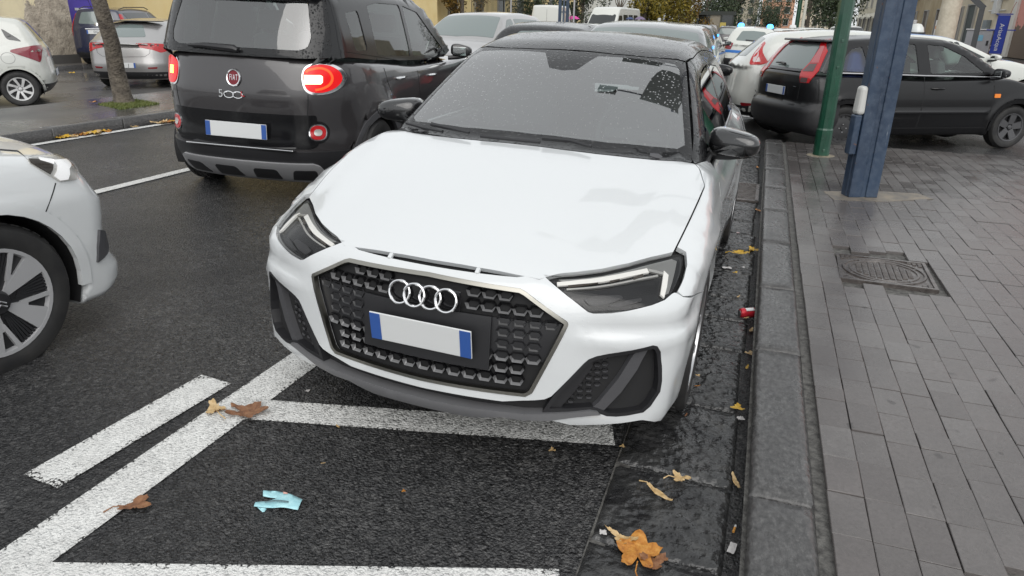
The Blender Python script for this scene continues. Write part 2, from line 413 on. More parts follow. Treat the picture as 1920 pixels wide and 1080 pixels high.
def resample(p, g):
    o = []
    for i in range(len(p)):
        a, b = p[i], p[(i+1) % len(p)]; l = math.hypot(b[0]-a[0], b[1]-a[1])
        if l < 1e-6: continue
        k = max(1, int(math.ceil(l/g))); o += [(a[0]+(b[0]-a[0])*j/k, a[1]+(b[1]-a[1])*j/k) for j in range(k)]
    return o
def inside(P, poly):
    x, y = P[:, 0], P[:, 1]; c = np.zeros(len(P), bool); n = len(poly)
    for i in range(n):
        (x1, y1), (x2, y2) = poly[i], poly[(i+1) % n]
        m = (y1 > y) != (y2 > y)
        if m.any():
            with np.errstate(all='ignore'): c ^= m & (x < (x2-x1)*(y-y1)/(y2-y1 if y2 != y1 else 1e-12)+x1)
    return c
def cdt(out, holes, g):
    B = np.array(out+[p for h in holes for p in h]); lo, hi = B.min(0), B.max(0)
    gx = np.arange(lo[0]+g*.5, hi[0], g); gy = np.arange(lo[1]+g*.5, hi[1], g)
    G = np.stack(np.meshgrid(gx, gy), -1).reshape(-1, 2) if len(gx) and len(gy) else np.zeros((0, 2))
    if len(G):
        k = inside(G, out)
        for h in holes: k &= ~inside(G, h)
        G = G[k]
        if len(G): G = G[(np.hypot(G[:, None, 0]-B[None, :, 0], G[:, None, 1]-B[None, :, 1]).min(1) > g*.45)]
    V = [Vector(p) for p in B.tolist()]+[Vector(p) for p in G.tolist()]; E = []; i = 0
    for lp in [out]+list(holes):
        n = len(lp); E += [(i+j, i+(j+1) % n) for j in range(n)]; i += n
    r = delaunay_2d_cdt(V, E, [], 0, 1e-6)
    V2 = np.array([tuple(v) for v in r[0]]); T = np.array(r[2], int); c = V2[T].mean(1); k = inside(c, out)
    for h in holes: k &= ~inside(c, h)
    return V2, T[k]
def strip(pts, w, closed=False):
    """outline of a band of width w along a 2-D polyline"""
    P_ = [Vector(p) for p in pts]; L_, R_ = [], []
    for i, p in enumerate(P_):
        a = P_[max(i-1, 0)]; b = P_[min(i+1, len(P_)-1)]; d = (b-a).normalized(); n = Vector((-d.y, d.x)); L_.append(tuple(p+n*w/2)); R_.append(tuple(p-n*w/2))
    return L_+R_[::-1]
def band(car, name, kind, pts, w, m, **k):
    return car.panel(name, kind, strip([car.par(kind, p) for p in pts], w), m, **k)

def make_wheel(car, yw, r, x, w=.2, style='multi', rimr=None, rim_m=None, parent=None, nsp=5):
    """tyre, drum and rim; outer face at x (mirrored to -x)"""
    rimr = rimr or r*.66; rim_m = rim_m or alloy; made = None
    for sg in ((1, -1)):
        hub = MB().lathe([(.02, -.06), (rimr*.92, -.06), (rimr*.95, -.02), (rimr*.95, -w+.02), (.02, -w+.02)], 28, 'x').build('wheel', darkalloy, parent or car.root, True)
        t = [(rimr, -.012), (rimr+.012, -.004), (r-.05, .004), (r-.022, 0), (r-.006, -.018), (r, -.045), (r, -w+.045), (r-.006, -w+.018), (r-.022, -w), (rimr, -w+.012)]
        tm = MB().lathe(t, 44, 'x')
        for j in range(40):                                    # tread blocks read as cross grooves
            a = 2*math.pi*j/40
            for q in (-.052, -w/2, -w+.052): tm.box((q, math.cos(a)*(r+.001), math.sin(a)*(r+.001)), (.036, .036, .005), rx=a-math.pi/2)
        tm.build('tyre', rubber, hub, True)
        rb = MB()
        rb.lathe([(rimr+.004, -.012), (rimr+.003, -.002), (rimr-.012, -.004), (rimr-.02, -.03), (rimr-.022, -.06)], 40, 'x')
        def sp(a0, a1, r0, r1, w0, w1, x0, x1, mi=0):
            c0 = Vector((x0, math.cos(a0)*r0, math.sin(a0)*r0)); c1 = Vector((x1, math.cos(a1)*r1, math.sin(a1)*r1)); d = c1-c0; n = Vector((0, -d.z, d.y)).normalized()
            v = [c0-n*w0/2, c0+n*w0/2, c1+n*w1/2, c1-n*w1/2]; bk = [q-Vector((.022, 0, 0)) for q in v]
            rb.add(v+bk, [(3, 2, 1, 0), (4, 5, 6, 7), (0, 1, 5, 4), (1, 2, 6, 5), (2, 3, 7, 6), (3, 0, 4, 7)], mi)
        rr = rimr-.008
        if style == 'multi':
            for j in range(nsp):
                a = 2*math.pi*j/nsp+.3
                for e in (-1, 1): sp(a, a+e*.30, .05, rr, .045, .032, -.022, -.008)
        elif style == 'twist':
            for j in range(8):
                a = 2*math.pi*j/8; sp(a, a+.25, .04, rr*.6, .04, .036, -.02, -.012); sp(a+.25, a+.34, rr*.58, rr, .036, .05, -.012, -.006)
        elif style == 'plain':
            for j in range(5): a = 2*math.pi*j/5+.2; sp(a, a, .04, rr, .075, .10, -.022, -.01)
        elif style == 'steel':
            rb.lathe([(.03, -.02), (.10, -.012), (.14, -.028), (rr, -.022)], 28, 'x')
            for j in range(14): a = 2*math.pi*j/14; rb.lathe([(.0, .002), (.012, .002), (.013, -.01)], 6, 'x', (-.02, math.cos(a)*rr*.84, math.sin(a)*rr*.84), 1)
            for j in range(4): a = 2*math.pi*j/4; rb.lathe([(.0, .006), (.009, .006), (.009, -.01)], 6, 'x', (-.015, math.cos(a)*.05, math.sin(a)*.05), 2)
        elif style == 'blade':                                  # five two-tone blades with dark ribbed fields between
            for j in range(5):
                a = 2*math.pi*j/5+.62
                sp(a, a-.02, .05, rr, .03, .105, -.02, -.004)
                sp(a+.30, a+.52, .10, rr, .016, .02, -.016, -.004)
                sp(a+.05, a+.30, .055, .13, .02, .02, -.02, -.014)
                for q in range(7): b = a+.58+.075*q; sp(b, b-.03, .08+.004*q, rr*.97, .006, .012, -.024, -.012, 1)
            rb.lathe([(.0, -.002), (.045, -.004), (.055, -.02)], 20, 'x', mi=1)
            rb.lathe([(.05, -.03), (rr, -.024)], 30, 'x', mi=1)
        rb.lathe([(.0, -.006), (.026, -.008), (.034, -.02)], 16, 'x')
        rb.build('rim', [rim_m, plastic if style == 'blade' else darkalloy, satin], hub, True)
        hub.location = (sg*x, yw, r)
        if sg < 0: hub.rotation_euler.z = math.pi
        made = hub
    return made
def mirror_unit(car, x, y, z, m, sx=.20, sy=.15, sz=.14, arm=True, lens_=None):
    for sg in (-1, 1):
        v = []; f = []; nu, nv = 14, 10
        for i in range(nv+1):
            b = -math.pi/2+math.pi*i/nv
            for j in range(nu):
                a = 2*math.pi*j/nu
                def se(c, e): return math.copysign(abs(c)**e, c)
                X = se(math.cos(b), .6)*se(math.cos(a), .6); Y = se(math.cos(b), .6)*se(math.sin(a), .6); Z = se(math.sin(b), .7)
                if Y > .5: Y = .5+(Y-.5)*.2
                Z *= (.78-.22*X) if Z > 0 else .8; Z -= .12*X*0
                v.append((sg*(X*sx/2), Y*sy/2-.02*(X+1), Z*sz/2))
        for i in range(nv):
            for j in range(nu): k = (j+1) % nu; q = (i*nu+j, i*nu+k, (i+1)*nu+k, (i+1)*nu+j); f.append(q if sg > 0 else q[::-1])
        o = obj('door_mirror', v, f, m, car.root, True, loc=(sg*x, y, z))
        g = MB().box((-sg*sx*.02, sy*.26, -sz*.05), (sx*.66, .008, sz*.55)).build('mirror_glass', mat('mirror', (.6, .62, .62), .05, metal=1.), o, bevel=.003)
        if arm:
            MB().tube([(-sg*(sx*.62), .03, -sz*.52), (-sg*.02, .0, -sz*.44), (sg*sx*.36, 0, -sz*.36)], [.024, .022, .012], 8).build('mirror_foot', plastic, o, True)
            MB().tube([(-sg*.03, -sy*.42, -sz*.33), (sg*sx*.3, -sy*.40, -sz*.26), (sg*sx*.47, -sy*.1, -sz*.16)], [.006, .009, .007], 6).build('mirror_lamp', lens_ or satin, o, True)
def plate(car, x, y, z, w, h, tilt, txt=None, parent=None):
    o = MB().box((0, 0, 0), (w, .006, h)).build('number_plate', platew, parent or car.root, bevel=.003); o.location = (x, y, z); o.rotation_euler.x = tilt
    fr = -1 if y < car.L/2 else 1
    for sg in (-1, 1): MB().box((sg*(w/2-.022), fr*.0035, 0), (.040, .003, h-.006)).build('country_band', plateb, o)
    if txt:
        M_ = Matrix.Translation((0, fr*.0036, 0)) @ Matrix.Rotation(math.pi if fr > 0 else 0, 4, 'Z') @ Matrix.Rotation(math.pi/2, 4, 'X')
        text(txt, 'lettering', plastic, o, M_, h*.8)
    return o
def cabin(car, yd, zb, seats, wx=.36, rear=True, hz=.0):
    """dashboard, steering wheel and head-restrained seats standing above the belt line"""
    for yy in seats:
        for sg in (-1, 1):
            b = MB(); b.box((sg*wx, yy+.05, zb+.06), (.46, .13, .3), taper=.86, rx=-.15); b.build('seat', fabric, car.root, True, bevel=.04, seg=3)
            b = MB(); b.box((sg*wx, yy+.10, zb+.31+hz), (.27, .10, .17), taper=.9); b.build('head_restraint', fabric, car.root, True, bevel=.035, seg=3)
    MB().box((0, yd, zb-.02), (1.2, .42, .08), rx=-.06).build('dashboard', dashm, car.root, True, bevel=.03)
    st = MB(); R_ = .185
    st.tube([(R_*math.cos(t), 0, R_*math.sin(t)) for t in np.linspace(0, 2*math.pi, 25)], .016, 8, cap=False); st.box((0, .01, -.0), (.30, .03, .05)); st.box((0, .01, -.09), (.05, .03, .17))
    o = st.build('steering_wheel', dashm, car.root, True); o.location = (car.k.get('swx', .36), yd+.36, zb+.02); o.rotation_euler.x = -.4
    o = MB().box((0, 0, 0), (.22, .03, .06)).build('inside_mirror', plastic, car.root, bevel=.01); o.location = (0, yd+.45, car.k.get('zmir', 1.24))

# ---------------------------------------------------------------- ground
asph = mat('asphalt', (.03, .03, .031), .4)
def gravel(k, p):
    a = k.vor(p, 82., out=0); b = k.vor(p, 170., out=0); c_ = k.noise(p, 24., 4, .6)
    return a, b, c_
def wet_asphalt(m, paint=False):
    k = N(m); p = k.pos(); a, b, c_ = gravel(k, p); id_ = k.n('SeparateColor'); k.t.links.new(k.vor(p, 78., out=1), id_.inputs[0])
    h = k.math('ADD', k.math('MULTIPLY', a, -1.0), k.math('MULTIPLY', b, -.5)); h = k.math('ADD', h, k.math('MULTIPLY', id_.outputs[1], .8)); h = k.math('ADD', h, k.math('MULTIPLY', k.noise(p, 110., 2), .7))
    big = k.noise(p, .55, 5, .6); mid = k.noise(p, 3.1, 5, .65)
    if not paint:
        col = k.ramp(k.math('ADD', k.math('MULTIPLY', id_.outputs[0], .6), k.math('MULTIPLY', mid, .4)), [(.18, (.015, .015, .016)), (.45, (.036, .036, .037)), (.72, (.068, .067, .067)), (.94, (.155, .152, .148))])
        col = k.mix(k.ramp(k.noise(p, 1.7, 6, .7), k.g((.46, 0), (.62, .6))), k.mix(k.ramp(big, k.g((.40, 0), (.62, .5))), col, (.016, .016, .017)), col, 'ADD') if False else k.mix(k.ramp(k.math('ADD', big, k.math('MULTIPLY', k.noise(p, 2.2, 6, .7), .5)), k.g((.62, 0), (.9, .62))), col, (.013, .013, .014)); k.to('Base Color', col)
        k.to('Roughness', k.ramp(k.math('ADD', k.math('MULTIPLY', id_.outputs[2], .25), big), k.g((.35, .22), (.85, .42))))
    else:
        k.to('Base Color', k.mix(k.ramp(k.noise(p, 14., 5, .7), k.g((.35, 0), (.75, .55))), (.72, .72, .70), (.46, .455, .44))); k.to('Roughness', .5)
    gn = k.n('NewGeometry'); vm = k.n('VectorMath', operation='MULTIPLY_ADD'); k.t.links.new(k.vor(p, 82., out=1), vm.inputs[0]); vm.inputs[1].default_value = (.62, .62, 0); v2 = k.n('VectorMath', operation='ADD'); k.t.links.new(gn.outputs['Normal'], v2.inputs[0]); v2.inputs[1].default_value = (-.31, -.31, 0); k.t.links.new(v2.outputs[0], vm.inputs[2])
    nz = k.n('VectorMath', operation='NORMALIZE'); k.t.links.new(vm.outputs[0], nz.inputs[0])
    k.to('Normal', k.bump(h, .8 if not paint else .6, .011, nz.outputs[0]))
    if paint:                                  # worn edges: chips of the paint are missing where the road shows through
        uv = k.n('UVMap'); sep = k.n('SeparateXYZ'); k.t.links.new(uv.outputs[0], sep.inputs[0])
        e = k.math('MULTIPLY', sep.outputs[0], sep.outputs[1])
        w_ = k.math('ADD', k.math('ADD', k.math('MULTIPLY', e, 1.9), k.math('MULTIPLY', k.noise(p, 120., 3, .7), .95)), k.math('MULTIPLY', k.noise(p, 5., 5, .7), .9))
        w_ = k.math('SUBTRACT', w_, k.math('MULTIPLY', k.math('GREATER_THAN', a, .62), .22))
        k.to('Alpha', k.ramp(w_, k.g((.86, 0), (1.04, 1))))
    return m
wet_asphalt(asph)
def sheet(name, xs, ys, zf, m, kind='structure'):
    v = [(x, y, zf(x, y)) for y in ys for x in xs]; n = len(xs)
    f = [(j*n+i, j*n+i+1, (j+1)*n+i+1, (j+1)*n+i) for j in range(len(ys)-1) for i in range(n-1)]
    o = obj(name, v, f, m); o['kind'] = kind; return o
EDGE_Y = lambda x: 10.0+.05*max(0, x-.4)
sheet('road', [-7.80, -6.4, -5., -4, -3, -2, -1, -.34, 0, .25, 3, 8, 20, 120], [-30, -6, 0, 3, 6, 10, 20, 40, 80, 160, 420], lambda x, y: road_z(x), asph)
sheet('side_road', [-160, -60, -19.3, -14, -10.1], [-30, 0, 8, 16, 30, 80, 420], lambda x, y: .0, speckle(mat('old_asphalt', (.06, .06, .06), .3), (.075, .073, .071), (.145, .14, .135), 1.3, .3, 90., (.16, .42)))
PZ = [.0035]
paintm = wet_asphalt(mat('road_paint', (.62, .62, .6), .5), True)
paintm.surface_render_method = 'DITHERED'
def marking(name, a, b, w, nseg=24):
    """painted band from a to b, draped on the road; edge distance goes to the uv map for the wear"""
    a, b = Vector(a), Vector(b); d = (b-a); L = d.length; d.normalize(); n = Vector((-d.y, d.x)); nw = 6; v = []; uv = []; PZ[0] += .0006
    for i in range(nseg+1):
        for j in range(nw+1):
            q = a+d*L*i/nseg+n*w*(j/nw-.5); v.append((q.x, q.y, road_z(q.x)+PZ[0])); e = min(j, nw-j)/nw*2; ee = min(1., min(i, nseg-i)/nseg*L/w*2.2+.08); uv.append((e*.5+.08, ee))
    f = [(i*(nw+1)+j, i*(nw+1)+j+1, (i+1)*(nw+1)+j+1, (i+1)*(nw+1)+j) for i in range(nseg) for j in range(nw)]
    o = obj(name, v, f, paintm); me = o.data; u = me.uv_layers.new(name='UVMap')
    for lp in me.loops: u.data[lp.index].uv = uv[lp.vertex_index]
    me.update()
    if f and me.polygons[0].normal.z < 0: me.flip_normals()
    o['kind'] = 'structure'; return o
marking('bay_line', (-1.86, -1.5), (-1.82, 8.6), .175, 90)
marking('bay_line', (-1.90, 1.93), (-.38, 2.37), .15)
marking('bay_line', (-1.86, .945), (-.36, 1.525), .15)
marking('bay_tick', (-2.12, 1.315), (-2.075, 2.10), .165)
marking('bay_line', (-1.78, 7.6), (-.36, 7.75), .12)
marking('lane_line', (-5.11, -2), (-5.02, 60), .12, 160)
marking('edge_line', (-7.66, -2), (-7.5, 40), .12, 120)
for i in range(5): marking('bay_line', (-.30, 13.4+i*2.2), (.9, 14.0+i*2.2), .14)
# ---- gutter, kerb and pavement on the right
RO = lambda a, b: RNG.uniform(a, b)
basalt = mat('wet_basalt', (.03, .03, .032), .2)
k = N(basalt); p = k.pos((1, 1.05, 1)); n1 = k.noise(p, 26., 3, .5); v1 = k.vor(p, 30., 'SMOOTH_F1'); v2 = k.vor(p, 55.); big = k.noise(p, 4.5, 3)
k.to('Base Color', k.ramp(k.noise(p, 9., 5, .6), [(.32, (.016, .016, .017)), (.58, (.042, .042, .042)), (.80, (.095, .092, .088))]))
k.to('Roughness', k.ramp(k.noise(p, 7., 4), k.g((.35, .12), (.7, .34))))
hh = k.math('ADD', k.math('MULTIPLY', n1, .8), k.math('ADD', k.math('MULTIPLY', v1, .55), k.math('MULTIPLY', big, .9)))
k.to('Normal', k.bump(v2, .12, .004, k.bump(hh, .9, .022)))
kerbm = mat('kerb_stone', (.07, .07, .07), .3)
k = N(kerbm); p = k.pos((1, .6, 1)); k.to('Base Color', k.ramp(k.noise(p, 60., 6, .75), [(.32, (.032, .031, .031)), (.55, (.078, .076, .075)), (.8, (.17, .166, .162))]))
k.to('Roughness', k.ramp(k.noise(p, 6., 4), k.g((.3, .2), (.7, .42)))); k.to('Normal', k.bump(k.math('ADD', k.noise(p, 60., 4, .6), k.vor(p, 46.)), .38, .006))
mortar = speckle(mat('mortar', (.06, .058, .055), .7), (.035, .033, .031), (.14, .135, .125), 30., .8, 70., None, .01)
def slab(name, x0, x1, y0, y1, zt, th, m, parent, jig=.004, nx=4, ny=5, rough=.004, bev=.008, tilt=0.):
    """a stone of its own: slightly skewed outline, uneven top, rounded edge, real sides"""
    c = [(x0+RO(-jig, jig), y0+RO(-jig, jig)), (x1+RO(-jig, jig), y0+RO(-jig, jig)), (x1+RO(-jig, jig), y1+RO(-jig, jig)), (x0+RO(-jig, jig), y1+RO(-jig, jig))]
    v = []; us = [0, bev/(x1-x0)]+list(np.linspace(0, 1, nx+1)[1:-1])+[1-bev/(x1-x0), 1]; vs = [0, bev/(y1-y0)]+list(np.linspace(0, 1, ny+1)[1:-1])+[1-bev/(y1-y0), 1]
    tz = RO(-.002, .002)+tilt*.0
    for b in vs:
        for a in us:
            x = (c[0][0]*(1-a)+c[1][0]*a)*(1-b)+(c[3][0]*(1-a)+c[2][0]*a)*b; y = (c[0][1]*(1-a)+c[1][1]*a)*(1-b)+(c[3][1]*(1-a)+c[2][1]*a)*b
            ed = (a in (0, 1)) or (b in (0, 1)); z = (zt(x) if callable(zt) else zt)+tz+(-bev*.7 if ed else RO(-rough, rough)); v.append((x, y, z))
    n, mm = len(us), len(vs); f = [(j*n+i, j*n+i+1, (j+1)*n+i+1, (j+1)*n+i) for j in range(mm-1) for i in range(n-1)]
    rim = [j for j in range(n)]+[j*n+n-1 for j in range(1, mm)]+[(mm-1)*n+i for i in range(n-2, -1, -1)]+[j*n for j in range(mm-2, 0, -1)]
    s0 = len(v); v += [(v[i][0], v[i][1], v[i][2]-th) for i in rim]; q = len(rim)
    f += [(rim[(i+1) % q], rim[i], s0+i, s0+(i+1) % q) for i in range(q)]
    return obj(name, v, f, m, parent, True)
gut = sheet('gutter', [-.335, .13], [-3, 0, 5, 13], lambda x, y: road_z(x)+.004 if x < 0 else road_z(x)-.03, mortar)
ys = [-1.2, -.55, .05, .62, 1.18, 1.75, 2.19, 2.73, 3.35, 3.75, 4.09, 4.6, 5.10, 5.55, 5.96, 6.32, 6.66, 7.5, 8.1, 8.6, 9.2, 9.8]
for a, b in zip(ys[:-1], ys[1:]):
    if a == 6.66: continue
    slab('gutter_slab', -.33+RO(-.004, .006), .088+RO(-.012, .004), a+.011, b-.011, lambda x: road_z(x)+.014, .03, basalt, gut, .009, 9, 11, .0042, .016)
ker = sheet('kerb', [.118, .338], [-3, 0, 5, 10.2], lambda x, y: .045, mortar)
kys = [-1.6, -.7, .12, 1.08, 2.04, 3.21, 4.11, 5.08, 6.05, 6.95, 7.9, 8.85, 9.75, 10.1]
for a, b in zip(kys[:-1], kys[1:]): slab('kerb_stone', .130, .332, a+.005, b-.005, .078, .16, kerbm, ker, .003, 5, 12, .0022, .016)
pavm = mat('paver', (.12, .11, .108), .35)
k = N(pavm); oi = k.n('ObjectInfo'); p = k.pos(); g1 = k.noise(p, 90., 5, .7); big = k.noise(p, .9, 4, .6); mid = k.noise(p, 6., 5, .65)
base = k.ramp(oi.outputs['Random'], [(0, (.120, .108, .104)), (.3, (.166, .154, .149)), (.6, (.145, .130, .125)), (1, (.192, .181, .176))])
wetf = k.ramp(k.math('ADD', big, k.math('MULTIPLY', mid, .35)), k.g((.50, 0), (.78, .8)))
col = k.mix(wetf, base, (.095, .086, .083)); col = k.mix(k.ramp(g1, k.g((.3, 0), (.75, .5))), col, (.05, .046, .045)); col = k.mix(k.ramp(k.noise(p, 40., 2), k.g((.74, 0), (.80, .35))), k.mix(k.ramp(k.noise(p, 11., 2, .4), k.g((.70, 0), (.74, .65))), col, (.035, .031, .030)), (.3, .29, .28))
k.to('Base Color', col); k.to('Roughness', k.mix(wetf, k.ramp(g1, k.g((.3, .28), (.7, .44))), (.2, .2, .2))); k.to('Normal', k.bump(g1, .22, .004))
pav = sheet('pavement', [.332, 2, 4, 12], [-3, 0, 5, 9.95], lambda x, y: .062, mortar)
E_ = MB(); E_.add([(.332, 9.95, -.04), (12, 10.3, -.04), (12, 10.3, .062), (.332, 9.95, .062)], [(0, 1, 2, 3)]).build('kerb_face', kerbm, pav)
PW, PL = .1135, .216
def taken(x0, x1, y0, y1):
    return (x1 > .605 and x0 < 1.125 and y1 > 4.37 and y0 < 4.93)
nearp = []; farp = []
for i in range(60):
    x0 = .372+i*PW; off = RO(0, PL) if i > 3 else [.06, .165, .02, .12][i]; y = 1.0+off-PL
    while y < 9.85:
        l = PL if RO(0, 1) > .12 else PL*.5
        a, b = y, min(y+l, 9.93)
        u, w_ = None, None
        d = np.array([x0+PW/2, (a+b)/2, .08])-O; zc = d @ FW; u = 960+F_PX*(d @ RT)/zc; w_ = 540-F_PX*(d @ UP)/zc
        if zc > 0 and -60 < u < 1990 and w_ < 1120 and not taken(x0, x0+PW, a, b): (nearp if True else farp).append((zc, x0, a, b))
        y += l
nearp.sort(); far_list = nearp[300:]; near_list = nearp[:300]
def flat(o): o.data.polygons.foreach_set('use_smooth', [False]*len(o.data.polygons)); return o
for (zc, x0, a, b) in near_list:
    o = slab('paver', x0+.0014, x0+PW-.0014, a+.0014, b-.0014, .082+RO(-.0014, .0014), .02, pavm, pav, .0013, 1, 1, .0006, .0022).data.polygons.foreach_set('use_smooth', [False]*13) if False else flat(slab('paver', x0+.0011, x0+PW-.0011, a+.0011, b-.0011, .082+RO(-.0014, .0014), .02, pavm, pav, .0013, 1, 1, .0006, .0022))
m = MB()
for (zc, x0, a, b) in far_list:
    z = .082+RO(-.0015, .0015); tx, ty = RO(-.006, .006), RO(-.004, .004); x1 = x0+PW-.003; b1 = b-.003; a1 = a+.003; xx = x0+.003
    v = [(xx, a1, z-tx*.05), (x1, a1, z+tx*.1), (x1, b1, z+ty*.1), (xx, b1, z)]; m.add(v+[(q[0]+(-.003 if q[0] == xx else .003), q[1]+(-.003 if q[1] == a1 else .003), q[2]-.015) for q in v], [(0, 1, 2, 3), (1, 0, 4, 5), (2, 1, 5, 6), (3, 2, 6, 7), (0, 3, 7, 4)])
pf = mat('paver_far', (.12, .11, .108), .35)
k = N(pf); ge = k.n('NewGeometry'); p = k.pos(); big = k.noise(p, .8, 4, .6); mid = k.noise(p, 5., 4); rnd = ge.outputs['Random Per Island']
base = k.ramp(rnd, [(0, (.085, .078, .075)), (.4, (.140, .132, .128)), (.75, (.115, .104, .100)), (1, (.175, .168, .164))])
wetf = k.ramp(k.math('ADD', k.math('ADD', big, k.math('MULTIPLY', mid, .25)), k.math('MULTIPLY', rnd, .25)), k.g((.56, 0), (.86, .8)))
k.to('Base Color', k.mix(wetf, base, (.06, .054, .052))); k.to('Roughness', k.mix(wetf, (.38, .38, .38), (.16, .16, .16))); k.to('Normal', k.bump(k.noise(p, 90., 3), .2, .004))
o = m.build('paver', pf, pav); o['kind'] = 'stuff'
# manhole cover: square frame with a round lid, bars cast in relief
mh = empty('manhole_cover', (.865, 4.65, .0775), -.03, 'rusty brown round manhole cover in a square frame set in the pavers', 'manhole cover')
iron = speckle(mat('wet_iron', (.06, .05, .047), .3, metal=.2), (.065, .056, .053), (.135, .12, .112), 22., .3, 120., (.18, .4))
fr = MB(); fr.prism([(-.265, -.265), (.265, -.265), (.265, .265), (-.265, .265)], -.02, .0)
for sx, sy, w, h in ((0, -.255, .53, .02), (0, .255, .53, .02), (-.255, 0, .02, .49), (.255, 0, .02, .49)): fr.box((sx, sy, .004), (w, h, .012))
for cx in (-1, 1):
    for cy in (-1, 1):
        for a in range(3):
            for b in range(3-a): fr.box((cx*(.228-a*.03), cy*(.232-b*.022), .003), (.022, .014, .008))
fr.build('frame', iron, mh)
li = MB(); li.lathe([(0, .001), (.185, .001), (.187, .007), (.200, .007), (.202, .001), (.222, .001), (.224, .008), (.238, .008), (.240, .0)], 48)
for i in range(-4, 5):
    for j in range(-9, 10):
        x, y = i*.036+(.0 if j % 2 else .0), j*.018
        if x*x+y*y < .165**2: li.box((x, y, .004), (.029, .0115, .008), taper=.85)
for a in (.5, 2.2, 3.6, 5.4): li.box((.212*math.cos(a), .212*math.sin(a), .003), (.04, .012, .006), rz=a)
li.build('lid', iron, mh)
# drain grate in the gutter
dg = empty('drain_grate', (-.12, 7.08, road_z(-.12)+.012), 0, 'slotted iron drain grate in the gutter beside the white hatchback', 'drain grate')
b = MB().box((0, 0, -.02), (.40, .78, .012)); b.build('pit', inner, dg)
b = MB()
for sx, sy, w, h in ((0, -.38, .42, .03), (0, .38, .42, .03), (-.2, 0, .03, .78), (.2, 0, .03, .78), (0, 0, .03, .76)): b.box((sx, sy, 0), (w, h, .02))
b.build('frame', iron, dg)
for i in range(13):
    for sx in (-.1, .1): MB().box((sx, -.33+i*.055, 0), (.175, .022, .016)).build('grate_bar', iron, dg)
# ---- traffic island on the left with its kerb
isl_m = speckle(mat('island_asphalt', (.05, .05, .05), .3), (.040, .040, .041), (.075, .074, .074), 2.2, .35, 60., (.14, .42), .004)
isl = sheet('traffic_island', [-10.05, -9.4, -8.6, -7.98], [-20, 0, 4, 8, 12, 20, 60], lambda x, y: .262, isl_m)
MB().add([(-10.05, -20, -.05), (-10.05, 60, -.05), (-10.05, 60, .262), (-10.05, -20, .262)], [(0, 1, 2, 3)]).build('kerb_face', kerbm, isl)
y = -4.
while y < 24:
    l = 1.0
    if not (5.2 < y < 6.0 and False): slab('kerb_stone', -7.98, -7.79, y+.004, y+l-.004, .265, .15, kerbm, isl, .004, 2, 3, .002, .015)
    y += l
# ---- left pavement below the old wall
lp = sheet('left_pavement', [-160, -40, -19.15], [-30, 10, 30, 60, 420], lambda x, y: .13, speckle(mat('left_paving', (.11, .105, .10), .45), (.085, .08, .075), (.15, .14, .13), 1.4, .2, 40.))
y = -2.
while y < 40: slab('kerb_stone', -19.16, -18.98, y+.01, y+1.19, .135, .16, kerbm, lp, .004, 1, 1, .002, .015); y += 1.2

